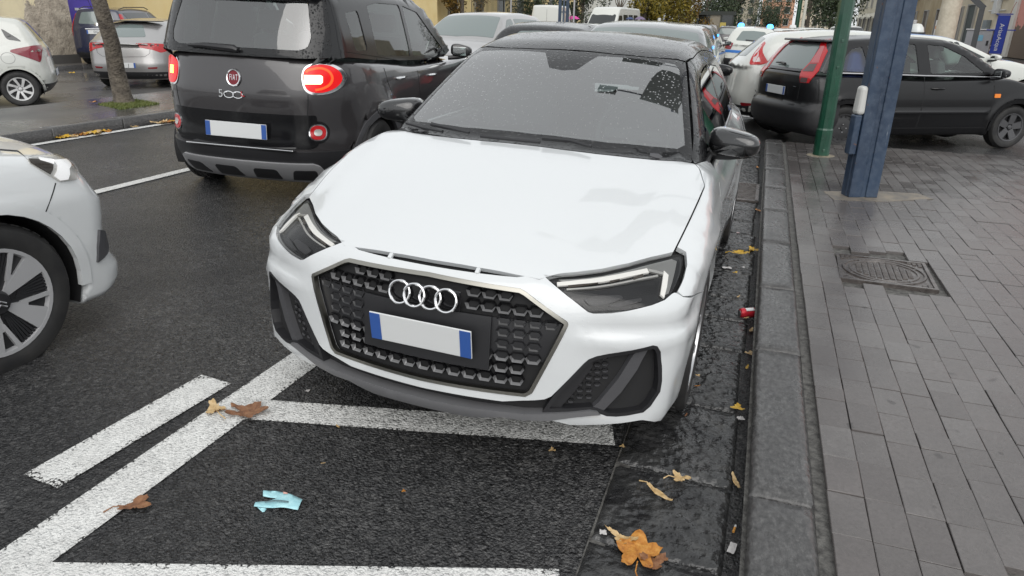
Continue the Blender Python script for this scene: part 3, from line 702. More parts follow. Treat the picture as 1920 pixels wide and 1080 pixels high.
# ---------------------------------------------------------------- the white hatchback in front
def hatch():
    def hood(x, y):
        xr = .60+.10*np.clip((y-.3)/.8, 0, 1); return .009*ss(np.abs(x), xr-.14, xr)*ss(y, .22, .5)*(1-ss(y, 1.1, 1.25))-.004*ss(np.abs(x), xr+.01, xr+.1)
    def flare(x, y, z):                    # swelling over the wheels, crease along the flank
        a = np.hypot(y-.83, z-.31); b = np.hypot(y-3.39, z-.31)
        s_ = -.014*(np.exp(-((a-.40)/.09)**2)+np.exp(-((b-.40)/.09)**2))
        return s_-.010*np.exp(-((z-.74-.02*y)/.03)**2)*ss(y, .7, 1.)
    def scoop(x, y, z):                    # shelf over the lower intakes, hollow cheek under the lamps
        f = 1-ss(y, .35, .55)
        return f*(-.011*np.exp(-((z-.540)/.03)**2)*ss(x, .46, .66)+.010*np.exp(-((z-.590)/.035)**2)*ss(x, .46, .66))
    c = Car('parked_car', (-1.014, 1.924, 0), -.01277, 'white hatchback with black roof and wide honeycomb grille parked by the kerb', 'car', roll=.03386,
        L=4.03, fz=[(.12, .12), (.17, .055), (.21, .03), (.248, .016), (.34, .02), (.45, .024), (.56, .03), (.62, .04), (.66, .052), (.70, .068), (.735, .095), (.80, .17), (.9, .3)], f2=.27, f6=.16,
        rz=[(.15, 3.9), (.3, 4.0), (.5, 4.03), (.8, 4.0), (1., 3.93)], ty=[(0, .715), (.10, .75), (.2, .79), (.4, .865), (.7, .935), (1.0, .992), (1.15, 1.01), (1.4, .992), (2.5, .995), (3.3, 1.02), (4., .99)],
        tc=[(0, .1), (.15, .2), (.35, .21), (.7, .13), (1.05, .085), (1.3, .07), (3, .06)], hood=hood,
        wy=[(.2, .845), (.5, .864), (.85, .872), (1.4, .866), (2.4, .868), (3.2, .872), (3.7, .85), (4.03, .80)],
        wz=[(.12, .10), (.18, .05), (.25, .022), (.36, .012), (.5, .0), (.62, .004), (.74, .0), (.82, .014), (.9, .035), (.97, .07), (1.03, .11)],
        ws=((1.07, 1.0), (1.70, 1.368), .165, .012), rw=((3.98, .98), (3.55, 1.32), .15, .02), ry=[(1.5, 1.335), (1.70, 1.384), (1.95, 1.428), (2.3, 1.462), (2.8, 1.46), (3.3, 1.42), (3.7, 1.34)], rc=.12,
        gz=[(.85, .80), (.97, .772), (1.1, .715), (1.25, .645), (1.36, .590), (1.41, .560), (1.46, .52)], gt=.02, kc=.05, kt=.045, kb=.012, kg=.07, kr=.05, zb=.19, yf=1.3, zmir=1.27,
        wheels=[(.83, .315, .372, 0), (3.39, .315, .372, 0)], crease=[flare, scoop])
    P, Ps, Sd = c.P, c.Ps, c.Sd
    def arc(yw, zw, R, a0, a1, n=8): return [Sd(yw-R*math.cos(a), zw+R*math.sin(a)) for a in np.linspace(a0, a1, n)]
    hl_low = Ps((1046.7, 541), (1080, 567.5), (1103, 585.5), (1113, 588.5), (1146.7, 587.5), (1180, 582.5), (1221.7, 572.5), (1246.7, 562.5), (1260, 551))
    tip = (.380, .141, .742)
    seamA = Ps((1266, 548), (1281, 557)); yA, zA = .585, .617
    # bumper with the openings between grille, lower intakes and lip cut out
    bot_c = [(0, .300), (.26, .302), (.345, .312), (.385, .325)]
    bumper = [(0, .728), (.16, .728), (.30, .729)]+[tip]+hl_low+seamA+[Sd(yA, zA)]+arc(.83, .31, .37, math.asin((zA-.31)/.37), -.28, 7) \
        +[Sd(.44, .185)]+Ps((1204, 787), (1163, 793.5), (1094, 797), (1068, 796.5), (1047, 791.5), (1030, 787.5))+Ps((1071.7, 781), (1110.4, 777), (1124.6, 776), (1137, 780), (1155, 781), (1175.6, 779), (1206, 773), (1220, 761), (1237.7, 734), (1241, 714), (1241, 687.6), (1238.5, 659), (1232.5, 649.5), (1224, 648), (1183.7, 657.5), (1143, 664), (1118.5, 668.5), (1104, 674), (1094, 682.5), (1067.6, 710), (1047, 730), (1033, 743.6), (1020.7, 748.7), (1002, 750.5), (978, 751)) \
        +[(.28, .300), (0, .296)]
    gf = [(0, .712), (.333, .702), (.352, .695), (.492, .612), (.494, .600), (.394, .345), (.372, .328), (0, .322)]
    gfp = [(math.atan2(x, c.yf-(.30*x*x+.03))*1.2, z) for x, z in gf]
    full = gfp+[(-x, y) for x, y in reversed(gfp) if x > 1e-4]
    c.panel('front_bumper', 'FF', bumper, white, sym=True, holes=[full], grid=.04, th=.03, r=.010)
    fr_in = inset(rounded(full if area(full) > 0 else full[::-1], .012), .013)
    c.panel('grille_frame', 'FF', full, bronze, off=.003, holes=[fr_in], th=.02, grid=.05, ins=.001)
    # grille: dark back, closed band and honeycomb cups
    gb = c.panel('grille', 'FF', full, gloss, off=-.052, th=0, grid=.06)
    hexo = [(-.027, .006), (-.017, .0205), (.017, .0205), (.027, .006), (.017, -.0135), (-.017, -.0135)]
    def cup(nm, x, z, parent, sc=1., m_=gloss, depth=.019, off=-.012, lip=None):
        q = np.array([(math.atan2(x, c.yf-.05)*1.2, z)]); X, ok = c.cast('FF', q); n = c.grad(X)[0]; X = X[0]+n*off
        ex = np.array([-n[1], n[0], 0]); ex /= max(np.linalg.norm(ex), 1e-6); ez = np.cross(n, -ex); ez = ez if ez[2] > 0 else -ez
        if ex[0] < 0: ex = -ex
        A = [X+ex*a*sc+ez*b*sc for a, b in hexo]; B = [X+ex*a*sc*.72+ez*(b*.60+.001)*sc-n*(depth*sc if b > 0 else depth*.55*sc) for a, b in hexo]; C = [X+ex*a*sc*1.08+ez*b*sc*1.10-n*depth*.9*sc for a, b in hexo]
        v = A+B+C; f = [(i, (i+1) % 6, 6+(i+1) % 6, 6+i) for i in range(6)]+[((i+1) % 6, i, 12+i, 12+(i+1) % 6) for i in range(6)]
        o = obj(nm, v, f, m_, parent)
        if lip:  # second, lighter colour on the lower facets imitates sky light caught there
            o.data.materials.append(lip)
            for i in (3, 4, 5): o.data.polygons[i].material_index = 1
        return o
    ing = np.array(gf+[(-x, z) for x, z in reversed(gf) if x > 0]); ing_in = inset([tuple(p) for p in (ing if area(ing.tolist()) > 0 else ing[::-1])], .03)
    for r_ in range(9):
        z = .672-.0425*r_
        for q in range(-8, 9):
            x = q*.0565
            if not inside(np.array([[x, z]]), ing_in)[0]: continue
            if r_ in (2, 3, 4): 
                if abs(x) > .26: cup('grille_emboss', x, z, gb, .92, plastic, .006, -.021)
                continue
            if abs(x) < .15 and r_ in (0, 1): continue
            cup('grille_cup', x, z, gb, 1., gloss, lip=mat('grille_sky_glint', (.22, .22, .225), .32, metal=.3))  # bright lower rim of each cup is painted sky reflection, same black grille
    zz = [(.575, .592), (.43, .443)]
    bandp = [(math.atan2(x, c.yf-(.30*x*x+.03))*1.2, z) for x, z in ((-.475, .597), (-.43, .452), (.43, .452), (.475, .597))]
    c.panel('closed_band', 'FF', bandp, plastic, off=-.024, th=.02, grid=.08, parent=gb)
    cb = [(math.atan2(x, c.yf-.03)*1.2, z) for x, z in ((-.245, .60), (-.245, .405), (.245, .405), (.245, .60))]
    c.panel('plate_carrier', 'FF', cb, plastic, off=-.010, th=.02, grid=.06, parent=gb)
    plate(c, 0, .012, .505, .385, .11, rad(8), parent=gb)
    # four overlapping rings
    cm = Vector((0, .030, .640))
    for i in range(4):
        x = (i-1.5)*.0585; t = []
        rb = MB().tube([(.0385*math.cos(a), 0, .0385*math.sin(a)) for a in np.linspace(0, 2*math.pi, 33)], .0056, 8, cap=False)
        o = rb.build('emblem_ring', chrome, gb, True); o.location = (x, cm.y+.3*x*x-.004*(i % 2), cm.z); o.rotation_euler.x = -.25
    MB().box((0, 0, 0), (.27, .008, .075)).build('emblem_backing', gloss, gb, bevel=.02).location = (0, .046, .638)
    # lower intakes
    fog = Ps((1124.6, 775), (1137, 780), (1155, 781), (1175.6, 779), (1206, 773), (1220, 761), (1237.7, 734), (1241, 714), (1241, 687.6), (1238.5, 659), (1232.5, 649), (1224, 647.5), (1183.7, 657), (1143, 663), (1118.5, 668), (1104, 673.5), (1094, 682), (1067.6, 709.5), (1047, 730), (1030, 752), (1017, 772), (1067, 772), (1106, 769))
    fpk = c.panel('lower_intake', 'FF', fog, plastic, off=-.045, th=0, grid=.05, mir=True)
    c.panel('intake_frame', 'FF', fog, plastic, off=.0015, holes=[inset(lambda_ccw([c.par('FF', p) for p in fog]), .013)], th=.05, mir=True, grid=.06)
    blade = Ps((1196, 658), (1217, 657), (1196, 695), (1165, 738), (1130, 774), (1123, 775.5), (1106, 769), (1122, 757), (1160, 712))
    c.panel('intake_blade', 'FF', blade, gplastic, off=-.006, th=.035, mir=True, grid=.05, r=.006)
    cheek = Ps((1017, 772), (1032, 755), (1067.6, 714), (1098, 684), (1112, 676), (1112, 690), (1080, 735), (1050, 768))
    c.panel('intake_cheek', 'FF', cheek, plastic, off=-.012, th=.03, mir=True, grid=.05, r=.006)
    for u, col in ((1083, range(3)), (1104, range(5)), (1126, range(7)), (1147, range(6)), (1167, range(4))):
        for j in col:
            v_ = 760-j*12.2-(u-1083)*.18-(4 if (u == 1104 or u == 1147) else 0)-max(0, u-1126)*.75
            for sg, pk in ((1, fpk[0]), (-1, fpk[1])):
                p = c.P(u, v_); cup('intake_cup', sg*p[0], p[2], pk, .42, plastic, .03, -.026, lip=gplastic)
    for a, b in (((1169, 750), (1216, 737)), ((1185, 725), (1222, 714)), ((1199, 702), (1224, 692)), ((1212, 679), (1225, 672))):
        for e in (0, 4.5):
            pts = [c.par('FF', c.P(a[0]+(b[0]-a[0])*t, a[1]+(b[1]-a[1])*t+e+4*t*(1-t))) for t in (0, .25, .5, .75, 1)]
            c.panel('intake_slat', 'FF', strip(pts, .0035), gplastic, off=-.036, th=.01, mir=True, grid=.05)
    # lip under the duct
    lip = [(0, .262), (.18, .262)]+Ps((955, 770), (980, 773.5), (1016.7, 773.5), (1067, 771.5), (1106, 767.5), (1120, 770), (1124.6, 775.5), (1110.4, 776.2), (1071.7, 780.3), (1028, 786.2), (980, 784.4), (940, 778.5))+[(.18, .226), (0, .226)]
    c.panel('front_lip', 'FF', lip, mat('lip_grey', (.13, .13, .135), .36), off=.012, th=.06, sym=True, grid=.05)
    # headlights
    hl_up = Ps((1263, 475), (1221.7, 484), (1180, 495.5), (1130, 506), (1080, 512.2), (1048, 515))
    hl = [tip]+[p for p in hl_low]+Ps((1268, 536.7), (1278, 515), (1282.5, 495), (1283, 480), (1280, 471))+hl_up
    hous = c.panel('headlight', 'FF', hl, gloss, off=-.020, th=0, mir=True, ins=.002, grid=.04)
    hm = c.panel
    for pts, w, mm, of in (([(1045, 529.5), (1088, 525), (1130, 520), (1175, 511.5), (1217, 503)], .009, drlm, -.010), ([(1218, 502.5), (1234, 506), (1251, 510.5)], .006, clearrefl, -.010), ([(1251, 508), (1248, 530), (1244, 553)], .013, drlm, -.009), ([(1063, 539), (1110, 535), (1160, 527), (1200, 519), (1236, 512)], .0035, clearrefl, -.012)):
        q = [c.par('FF', p) for p in Ps(*pts)]
        for sg, hh in ((1, hous[0]), (-1, hous[1])):
            c.panel('light_guide', 'FF', strip([(sg*a, b) for a, b in q], w), mm, off=of, th=.008, grid=.04, parent=hh)
    upp = Ps((1048, 519), (1085, 517), (1130, 511.5), (1180, 501), (1218, 491), (1262, 480), (1272, 484), (1268, 505), (1257, 545), (1249, 548), (1254, 508), (1236, 503.5), (1217, 500), (1130, 517.5), (1060, 525.5))
    q = [c.par('FF', p) for p in upp]
    for sg, hh in ((1, hous[0]), (-1, hous[1])): c.panel('light_surround', 'FF', [(sg*a, b) for a, b in q], mat('lamp_silver', (.34, .34, .33), .3, metal=.6), off=-.016, th=.004, grid=.04, parent=hh)
    for u0, u1 in ((1066, 1122), (1145, 1163), (1190, 1208)):
        q = [c.par('FF', p) for p in Ps((u0, 531-(u0-1066)*.13), (u1, 531-(u1-1066)*.155), (u1+1, 527+8-(u1-1066)*.15), (u0, 536-(u0-1066)*.12))]
        for sg, hh in ((1, hous[0]), (-1, hous[1])): c.panel('lamp_module', 'FF', [(sg*a, b) for a, b in q], mat('lamp_brown', (.05, .04, .03), .2), off=-.011, th=.004, grid=.04, parent=hh)
    for pts in (((1095, 560), (1120, 552), (1165, 549), (1172, 556), (1140, 570), (1108, 575)), ((1140, 574), (1180, 560), (1206, 555), (1206, 562), (1160, 577))):
        q = [c.par('FF', p) for p in Ps(*pts)]
        for sg, hh in ((1, hous[0]), (-1, hous[1])): c.panel('lamp_module', 'FF', [(sg*a, b) for a, b in q], mat('lamp_grey', (.035, .035, .037), .3), off=-.013, th=.006, grid=.04, parent=hh, r=.01)
    for sg, hh in ((1, hous[0]), (-1, hous[1])):
        q = [c.par('FF', p) for p in hl]; c.panel('headlight_lens', 'FF', [(sg*a, b) for a, b in q], lens, off=0, th=.006, ins=.003, grid=.04, parent=hh)
    # bonnet
    shut = Ps(*[(1263+(1321-1263)*t+1.2*math.sin(math.pi*t), 473+(349.5-473)*t) for t in np.linspace(0, 1, 13)], (1320.5, 345), (1318, 338), (1314.5, 326), (1311, 316), (1307, 311.5), (1303, 307.5))
    ftip = [(.16, .104), (.30, .118), (.375, .134)]
    rear = Ps((1297, 306), (1240, 301), (1180, 295.5), (1118, 288.7), (1060, 281.5))
    ftip = [(.16, .118), (.30, .130), (.375, .140)]
    hood = [(0, .112)]+ftip+Ps((1048, 514), (1080, 510.8), (1130, 504.5), (1180, 494), (1221.7, 482.3))+shut+rear+[(0, c.P(1010, 275)[1])]
    c.panel('bonnet', 'T', hood, white, sym=True, grid=.045, ins=.002, th=.02)
    for sg in (1, -1):
        o = MB().box((0, 0, 0), (.018, .03, .014), taper=.8).build('bonnet_buffer', white, c.root, bevel=.004); o.location = (sg*.165, .112, .731); o.rotation_euler.x = .5
    # wings
    wing = Ps((1285, 472), (1287, 495), (1281, 520), (1269, 546), (1281, 556))+[Sd(yA, zA)]+arc(.83, .31, .37, math.asin((zA-.31)/.37), math.pi+.25, 16)+[Sd(1.235, .21), Sd(1.26, .5), Sd(1.28, .75), Sd(1.29, .93)]+[c.P(1330, 300), c.P(1312, 305)]+[(x+.001, y, z) for x, y, z in shut[:0:-1]]
    c.panel('front_wing', 'L', wing, white, mir=True, grid=.045, ins=.0015, th=.02)
    # doors, quarter, sill
    zs = .215
    d1 = [Sd(1.245, zs+.05), Sd(1.27, .5), Sd(1.29, .75), Sd(1.30, .935), Sd(1.7, .95), Sd(2.38, .965), Sd(2.40, .7), Sd(2.38, zs+.05)]
    c.panel('front_door', 'L', d1, white, mir=True, ins=.002, grid=.08, th=.02)
    d2 = [Sd(2.39, zs+.05), Sd(2.41, .7), Sd(2.39, .965), Sd(3.2, .985), Sd(3.26, .80), Sd(3.12, .62)]+arc(3.39, .31, .385, 1.95-math.pi/2+.1, 0, 4)
    c.panel('rear_door', 'L', d2, white, mir=True, ins=.002, grid=.08, th=.02)
    c.panel('sill', 'L', [Sd(1.21, .205), Sd(1.24, zs+.05), Sd(3.02, zs+.05), Sd(3.03, .205)], plastic, mir=True, grid=.1, th=.02)
    qp = arc(3.39, .31, .37, 1.1, math.pi+.2, 10)+[Sd(3.9, .25), Sd(3.92, .6), Sd(3.88, .95), Sd(3.5, 1.0), Sd(3.21, .985), Sd(3.27, .8)]
    c.panel('rear_wing', 'L', qp, white, mir=True, ins=.002, grid=.08, th=.02)
    c.panel('rear_bumper', 'RF', [(0, .25), (.8, .25), (1.0, .55), (.95, .95), (0, 1.0)], white, sym=True, grid=.08, th=.02)
    # greenhouse: windscreen with its printed border, pillars, side glass, roof
    sidw = Ps((1303, 307), (1300, 255), (1296, 200), (1292, 150), (1288.5, 117))
    wsb = rear[::-1][0:0]+[(0, c.P(1010, 275)[1])]+Ps((1060, 281), (1118, 288.2), (1180, 295), (1240, 300.5), (1297, 305.5))+Ps((1300, 300), (1297, 255), (1293, 200), (1289.5, 150), (1286, 117))+Ps((1220, 108.5), (1150, 101.8))+[(0, c.P(1087, 96)[1])]
    clear = [(0, c.P(1020, 253.5)[1])]+Ps((1080, 260), (1140, 267.5), (1220, 274.5), (1270, 279), (1284, 272), (1283, 255), (1280.5, 220), (1277, 175), (1274, 132), (1266, 121), (1222, 113.5), (1160, 107.5), (1122, 105.5), (1108, 113), (1092, 124), (1081, 131))+[(0, c.P(1066, 133)[1])]
    cl = [c.par('T', p) for p in clear]; cl = cl+[(-a, b) for a, b in reversed(cl) if abs(a) > 1e-4]
    c.panel('windscreen', 'T', cl, glassw, grid=.05, th=0)
    c.panel('windscreen_border', 'T', wsb, blackp, sym=True, holes=[cl], grid=.05, th=.012, ins=.003)
    pil = sidw[::-1]+Ps((1306, 118), (1310, 160), (1313, 220), (1315, 270), (1316, 306))
    y0 = sidw[0][1]
    c.panel('front_pillar', 'L', [sidw[-1], sidw[-2], sidw[-3], sidw[-4], sidw[0], Sd(1.33, .955), Sd(1.40, .985), Sd(1.58, 1.10), Sd(1.80, 1.24), Sd(1.95, 1.30), Sd(2.0, 1.365)], blackp, mir=True, grid=.05, ins=.002)
    c.panel('side_window', 'L', [Sd(1.37, .965), Sd(1.58, 1.09), Sd(1.80, 1.225), Sd(2.0, 1.29), Sd(2.42, 1.315), Sd(2.40, .975)], glasss, mir=True, grid=.06, th=0, ins=.003)
    c.panel('centre_pillar', 'L', [Sd(2.40, .975), Sd(2.42, 1.32), Sd(2.50, 1.32), Sd(2.48, .975)], blackp, mir=True, grid=.06, ins=.002)
    c.panel('rear_side_window', 'L', [Sd(2.49, .978), Sd(2.51, 1.313), Sd(3.0, 1.28), Sd(3.25, 1.20), Sd(3.3, 1.03), Sd(3.2, .99)], glasss, mir=True, grid=.06, th=0, ins=.003)
    c.panel('rear_pillar', 'L', [Sd(3.21, .99), Sd(3.31, 1.03), Sd(3.26, 1.205), Sd(3.0, 1.285), Sd(3.0, 1.364), Sd(3.45, 1.30), Sd(3.6, 1.2), Sd(3.85, 1.0), Sd(3.5, 1.005)], blackp, mir=True, grid=.06)
    c.panel('window_frame', 'L', [sidw[-1], Sd(1.88, 1.272), Sd(2.0, 1.292), Sd(2.2, 1.31), Sd(2.42, 1.317), Sd(2.51, 1.316), Sd(2.75, 1.30), Sd(3.0, 1.283), Sd(3.02, 1.362), Sd(2.75, 1.379), Sd(2.45, 1.387), Sd(2.2, 1.381), Sd(2.0, 1.365)], blackp, mir=True, grid=.05, ins=.001)
    c.panel('window_trim', 'L', strip([c.par('L', Sd(y, z)) for y, z in ((1.33, .952), (1.7, .962), (2.4, .972), (3.2, .988))], .014), satin, off=.004, mir=True, grid=.1)
    roof = [(0, c.P(1087, 95)[1]+.004)]+Ps((1150, 101), (1220, 107.7), (1286, 115))+[Sd(2.0, 1.366), Sd(2.2, 1.382), Sd(2.45, 1.388), Sd(2.75, 1.380), Sd(3.0, 1.365), Sd(3.45, 1.305)]+[(.5, 3.55), (0, 3.6)]
    c.panel('roof', 'T', roof, blackp, sym=True, grid=.05, ins=.002, th=.02)
    c.panel('rear_window', 'RF', [(0, 1.05), (.6, 1.05), (.5, 1.28), (0, 1.31)], darkglass, sym=True, grid=.08)
    c.panel('tail_spoiler', 'T', [(0, 3.6), (.5, 3.55), (.5, 3.66), (0, 3.72)], blackp, sym=True, grid=.08)
    c.nets(c.shell, 'inner_body', inner, .05)
    for yw in (.83, 3.39): make_wheel(c, yw, .315, .872, .215, 'multi', .225, alloy)
    mirror_unit(c, .868, 1.52, 1.03, drops(mat('mirror_black', (.008, .008, .009), .12, coat=1.), 80, .12, .22), .235, .17, .15)
    cabin(c, 1.33, .97, (1.95, 2.85), .36)
    # wipers lying at the foot of the glass
    def wiper(pts, arm):
        w = MB(); w.tube([np.array(p)+np.array([0, -.0, .016]) for p in pts], .0075, 6); w.tube([np.array(p)+np.array([0, -.004, .026]) for p in arm], [.011, .009, .006], 6); w.build('wiper', plastic, c.root, True)
    def X(u, v, sg=1): 
        p = c.P(u, v); return (sg*p[0], p[1], p[2])
    wiper([X(762, 237, -1), X(795, 246, -1), X(830, 253, -1)], [X(810, 243, -1), X(850, 252, -1), X(880, 259, -1)])
    wiper([X(901, 262, -1), X(960, 268.5, -1), X(1012, 273.5, 1)], [X(1017, 269.5), X(1070, 275), X(1108, 286)])
    t = MB().lathe([(.0, .02), (.018, .018), (.03, 0)], 10).build('aerial', blackp, c.root, True); t.location = (0, 3.15, 1.43)
    o = MB().box((0, 0, 0), (.14, .10, .03), taper=.7).build('camera_housing', plastic, c.root, bevel=.01); q = c.P(1068, 118); o.location = (0, q[1]+.02, q[2]-.035); o.rotation_euler.x = .52
    return c
def lambda_ccw(o): return o if area(o) > 0 else o[::-1]

# ---------------------------------------------------------------- the other cars
def pose(hx, hy, head, L, tail=False):
    """nose (or tail) point and travel heading in degrees -> location, rotation"""
    h = rad(head); d = (math.cos(h), math.sin(h))
    if tail: hx, hy = hx+d[0]*L, hy+d[1]*L
    return hx, hy, h+math.pi/2
def mkcar(name, x, y, head, label, cat='car', tail=False, z=None, roll=None, group=None, **k):
    hx, hy, r = pose(x, y, head, k['L'], tail); cx = hx-math.cos(rad(head))*k['L']/2
    if z is None: z = road_z(cx)
    if roll is None: roll = SLOPE if -5 < cx < .25 else 0
    zz = z+(cx-hx)*(-roll if roll else 0)*-1
    c = Car(name, (hx, hy, zz), r, label, cat, roll, **k)
    if group: c.root['group'] = group
    return c
def body(c, paint, res=.055, hollow=False, trim=None, liner=True):
    fn = (lambda P: c.carve(P, c.lower(P))) if hollow else (lambda P: c.carve(P, c.d(P)))
    o = c.nets(fn, 'body', paint, res)
    for (yw, r, R, hx) in c.wheels:
        xi = c.k.get('xin', .5)+.01
        if liner:
            for sg in (1, -1):
                m = MB(); A = np.linspace(-.35, math.pi+.35, 22); rr = R-.012; v = []
                for a in A: v += [(sg*xi, yw+rr*math.cos(a), r+rr*math.sin(a)), (sg*(float(c.wy(yw))-.035), yw+rr*math.cos(a), r+rr*math.sin(a)), (sg*xi, yw, r)]
                m.add(v, [q for i in range(21) for q in ((3*i, 3*i+1, 3*i+4, 3*i+3), (3*i+2, 3*i, 3*i+3))]); m.build('wheel_arch_liner', inner, c.root, True)
        pts = [c.Sd(yw-R*math.cos(a), r+R*math.sin(a)) for a in np.linspace(-.12, math.pi+.12, 20) if r+R*math.sin(a) > c.k.get('zb', .18)+.03]
        q = [c.par('S', p) for p in pts]
        c.panel('wheel_arch', 'S', strip(q, c.k.get('archw', .035)), trim or paint, off=.006, th=.03, mir=True, grid=.05)
    return o
def greenhouse(c, rail, iA, iB, belt, holes, paint, gm, pillar=None, wsm=None, rwm=None, roofm=None, border=True):
    R = [c.Sd(*p) for p in rail]; Bt = [c.Sd(*p) for p in belt]
    c.panel('window_frame', 'L', R+Bt[::-1], pillar or paint, holes=[[c.Sd(*p) for p in h] for h in holes], mir=True, grid=.07, th=.02, r=.03)
    for h in holes: c.panel('side_window', 'L', [c.Sd(*p) for p in h], gm, mir=True, grid=.07, th=0, r=.03, off=-.006)
    w0, w1 = c.k['ws'][:2]; r0, r1 = c.k['rw'][:2]
    ws = [(0, w0[0]+.01)]+R[:iA+1]+[(0, w1[0])]
    if border:
        q = [c.par('T', p) for p in ws]; q = q+[(-a, b) for a, b in q[::-1] if abs(a) > 1e-4]; q = q if area(q) > 0 else q[::-1]; qi = inset(rounded(q, .08), .06)
        c.panel('windscreen_border', 'T', q, gloss, holes=[qi], grid=.07, th=.01); c.panel('windscreen', 'T', qi, wsm or gm, grid=.08, th=0)
    else: c.panel('windscreen', 'T', ws, wsm or gm, sym=True, grid=.08, th=0)
    c.panel('roof', 'T', [(0, w1[0])]+R[iA:iB+1]+[(0, r1[0])], roofm or paint, sym=True, grid=.07, th=.02)
    return R
def seam(c, pts, m=None, w=.007, kind='L', name='door_gap', **k):
    pts = [c.Sd(*p) if len(p) == 2 and kind == 'L' else p for p in pts]
    return c.panel(name, kind, strip([c.par(kind, p) for p in pts], w), m or inner, off=.0012, th=.001, mir=True, grid=.06, **k)
def one(c, name, kind, px, m, side=1, off=.005, th=.01, r=.0, parent=None, both=True, **k):
    """panel traced where the car shows it, on both flanks unless told otherwise"""
    q = [c.par(kind, p) for p in c.Ps(*px)]
    o = c.panel(name, kind, [(side*a if kind in ('FF', 'RF', 'T') else a, b) for a, b in q], m, off=off, th=th, r=r, parent=parent, grid=k.pop('grid', .05), mir=both and kind != 'x', **k)
    return o
def zoom(x0, y0, s, pts): return [(x0+a/s, y0+b/s) for a, b in pts]
def blob(p, n=20):
    """smooth closed curve through traced points"""
    p = [np.array(q, float) for q in p]; m = len(p); o = []
    for i in range(m):
        a, b, c_, d = p[i-1], p[i], p[(i+1) % m], p[(i+2) % m]
        for t in np.linspace(0, 1, 4)[:-1]: o.append(tuple(.5*((2*b)+(-a+c_)*t+(2*a-5*b+4*c_-d)*t*t+(-a+3*b-3*c_+d)*t**3)))
    return o
def ell(cx, cy, rx, ry, n=20): return [(cx+rx*math.cos(t), cy+ry*math.sin(t)) for t in np.linspace(0, 2*math.pi, n, endpoint=False)]
def handle(c, y, z, m, l=.19, name='door_handle'):
    for sg in (1, -1):
        p = c.Sd(y, z); MB().tube([(0, -l/2, 0), (sg*.022, -l*.36, .0), (sg*.026, 0, .0), (sg*.022, l*.36, 0), (0, l/2, 0)], [.008, .013, .015, .013, .008], 8).build(name, m, c.root, True, loc=(sg*p[0], p[1], p[2]))
def on_tail(c, x, z):
    """point and outward frame on the rear face at local x, z"""
    X, ok = c.cast('RF', np.array([[math.atan2(x, c.L-c.yr)*1.2, z]])); n = c.grad(X)[0]; X = X[0]
    ex = np.array([-n[1]*-1, n[0]*-1, 0]); ex = -ex if ex[0] > 0 else ex; ex /= np.linalg.norm(ex); ez = np.cross(n, ex); 
    return X, n, ex, ez
def tail_matrix(c, x, z, off=.004):
    X, n, ex, ez = on_tail(c, x, z); X = X+n*off
    return Matrix([[ex[i], ez[i], n[i], X[i]] for i in range(3)]+[[0, 0, 0, 1]])

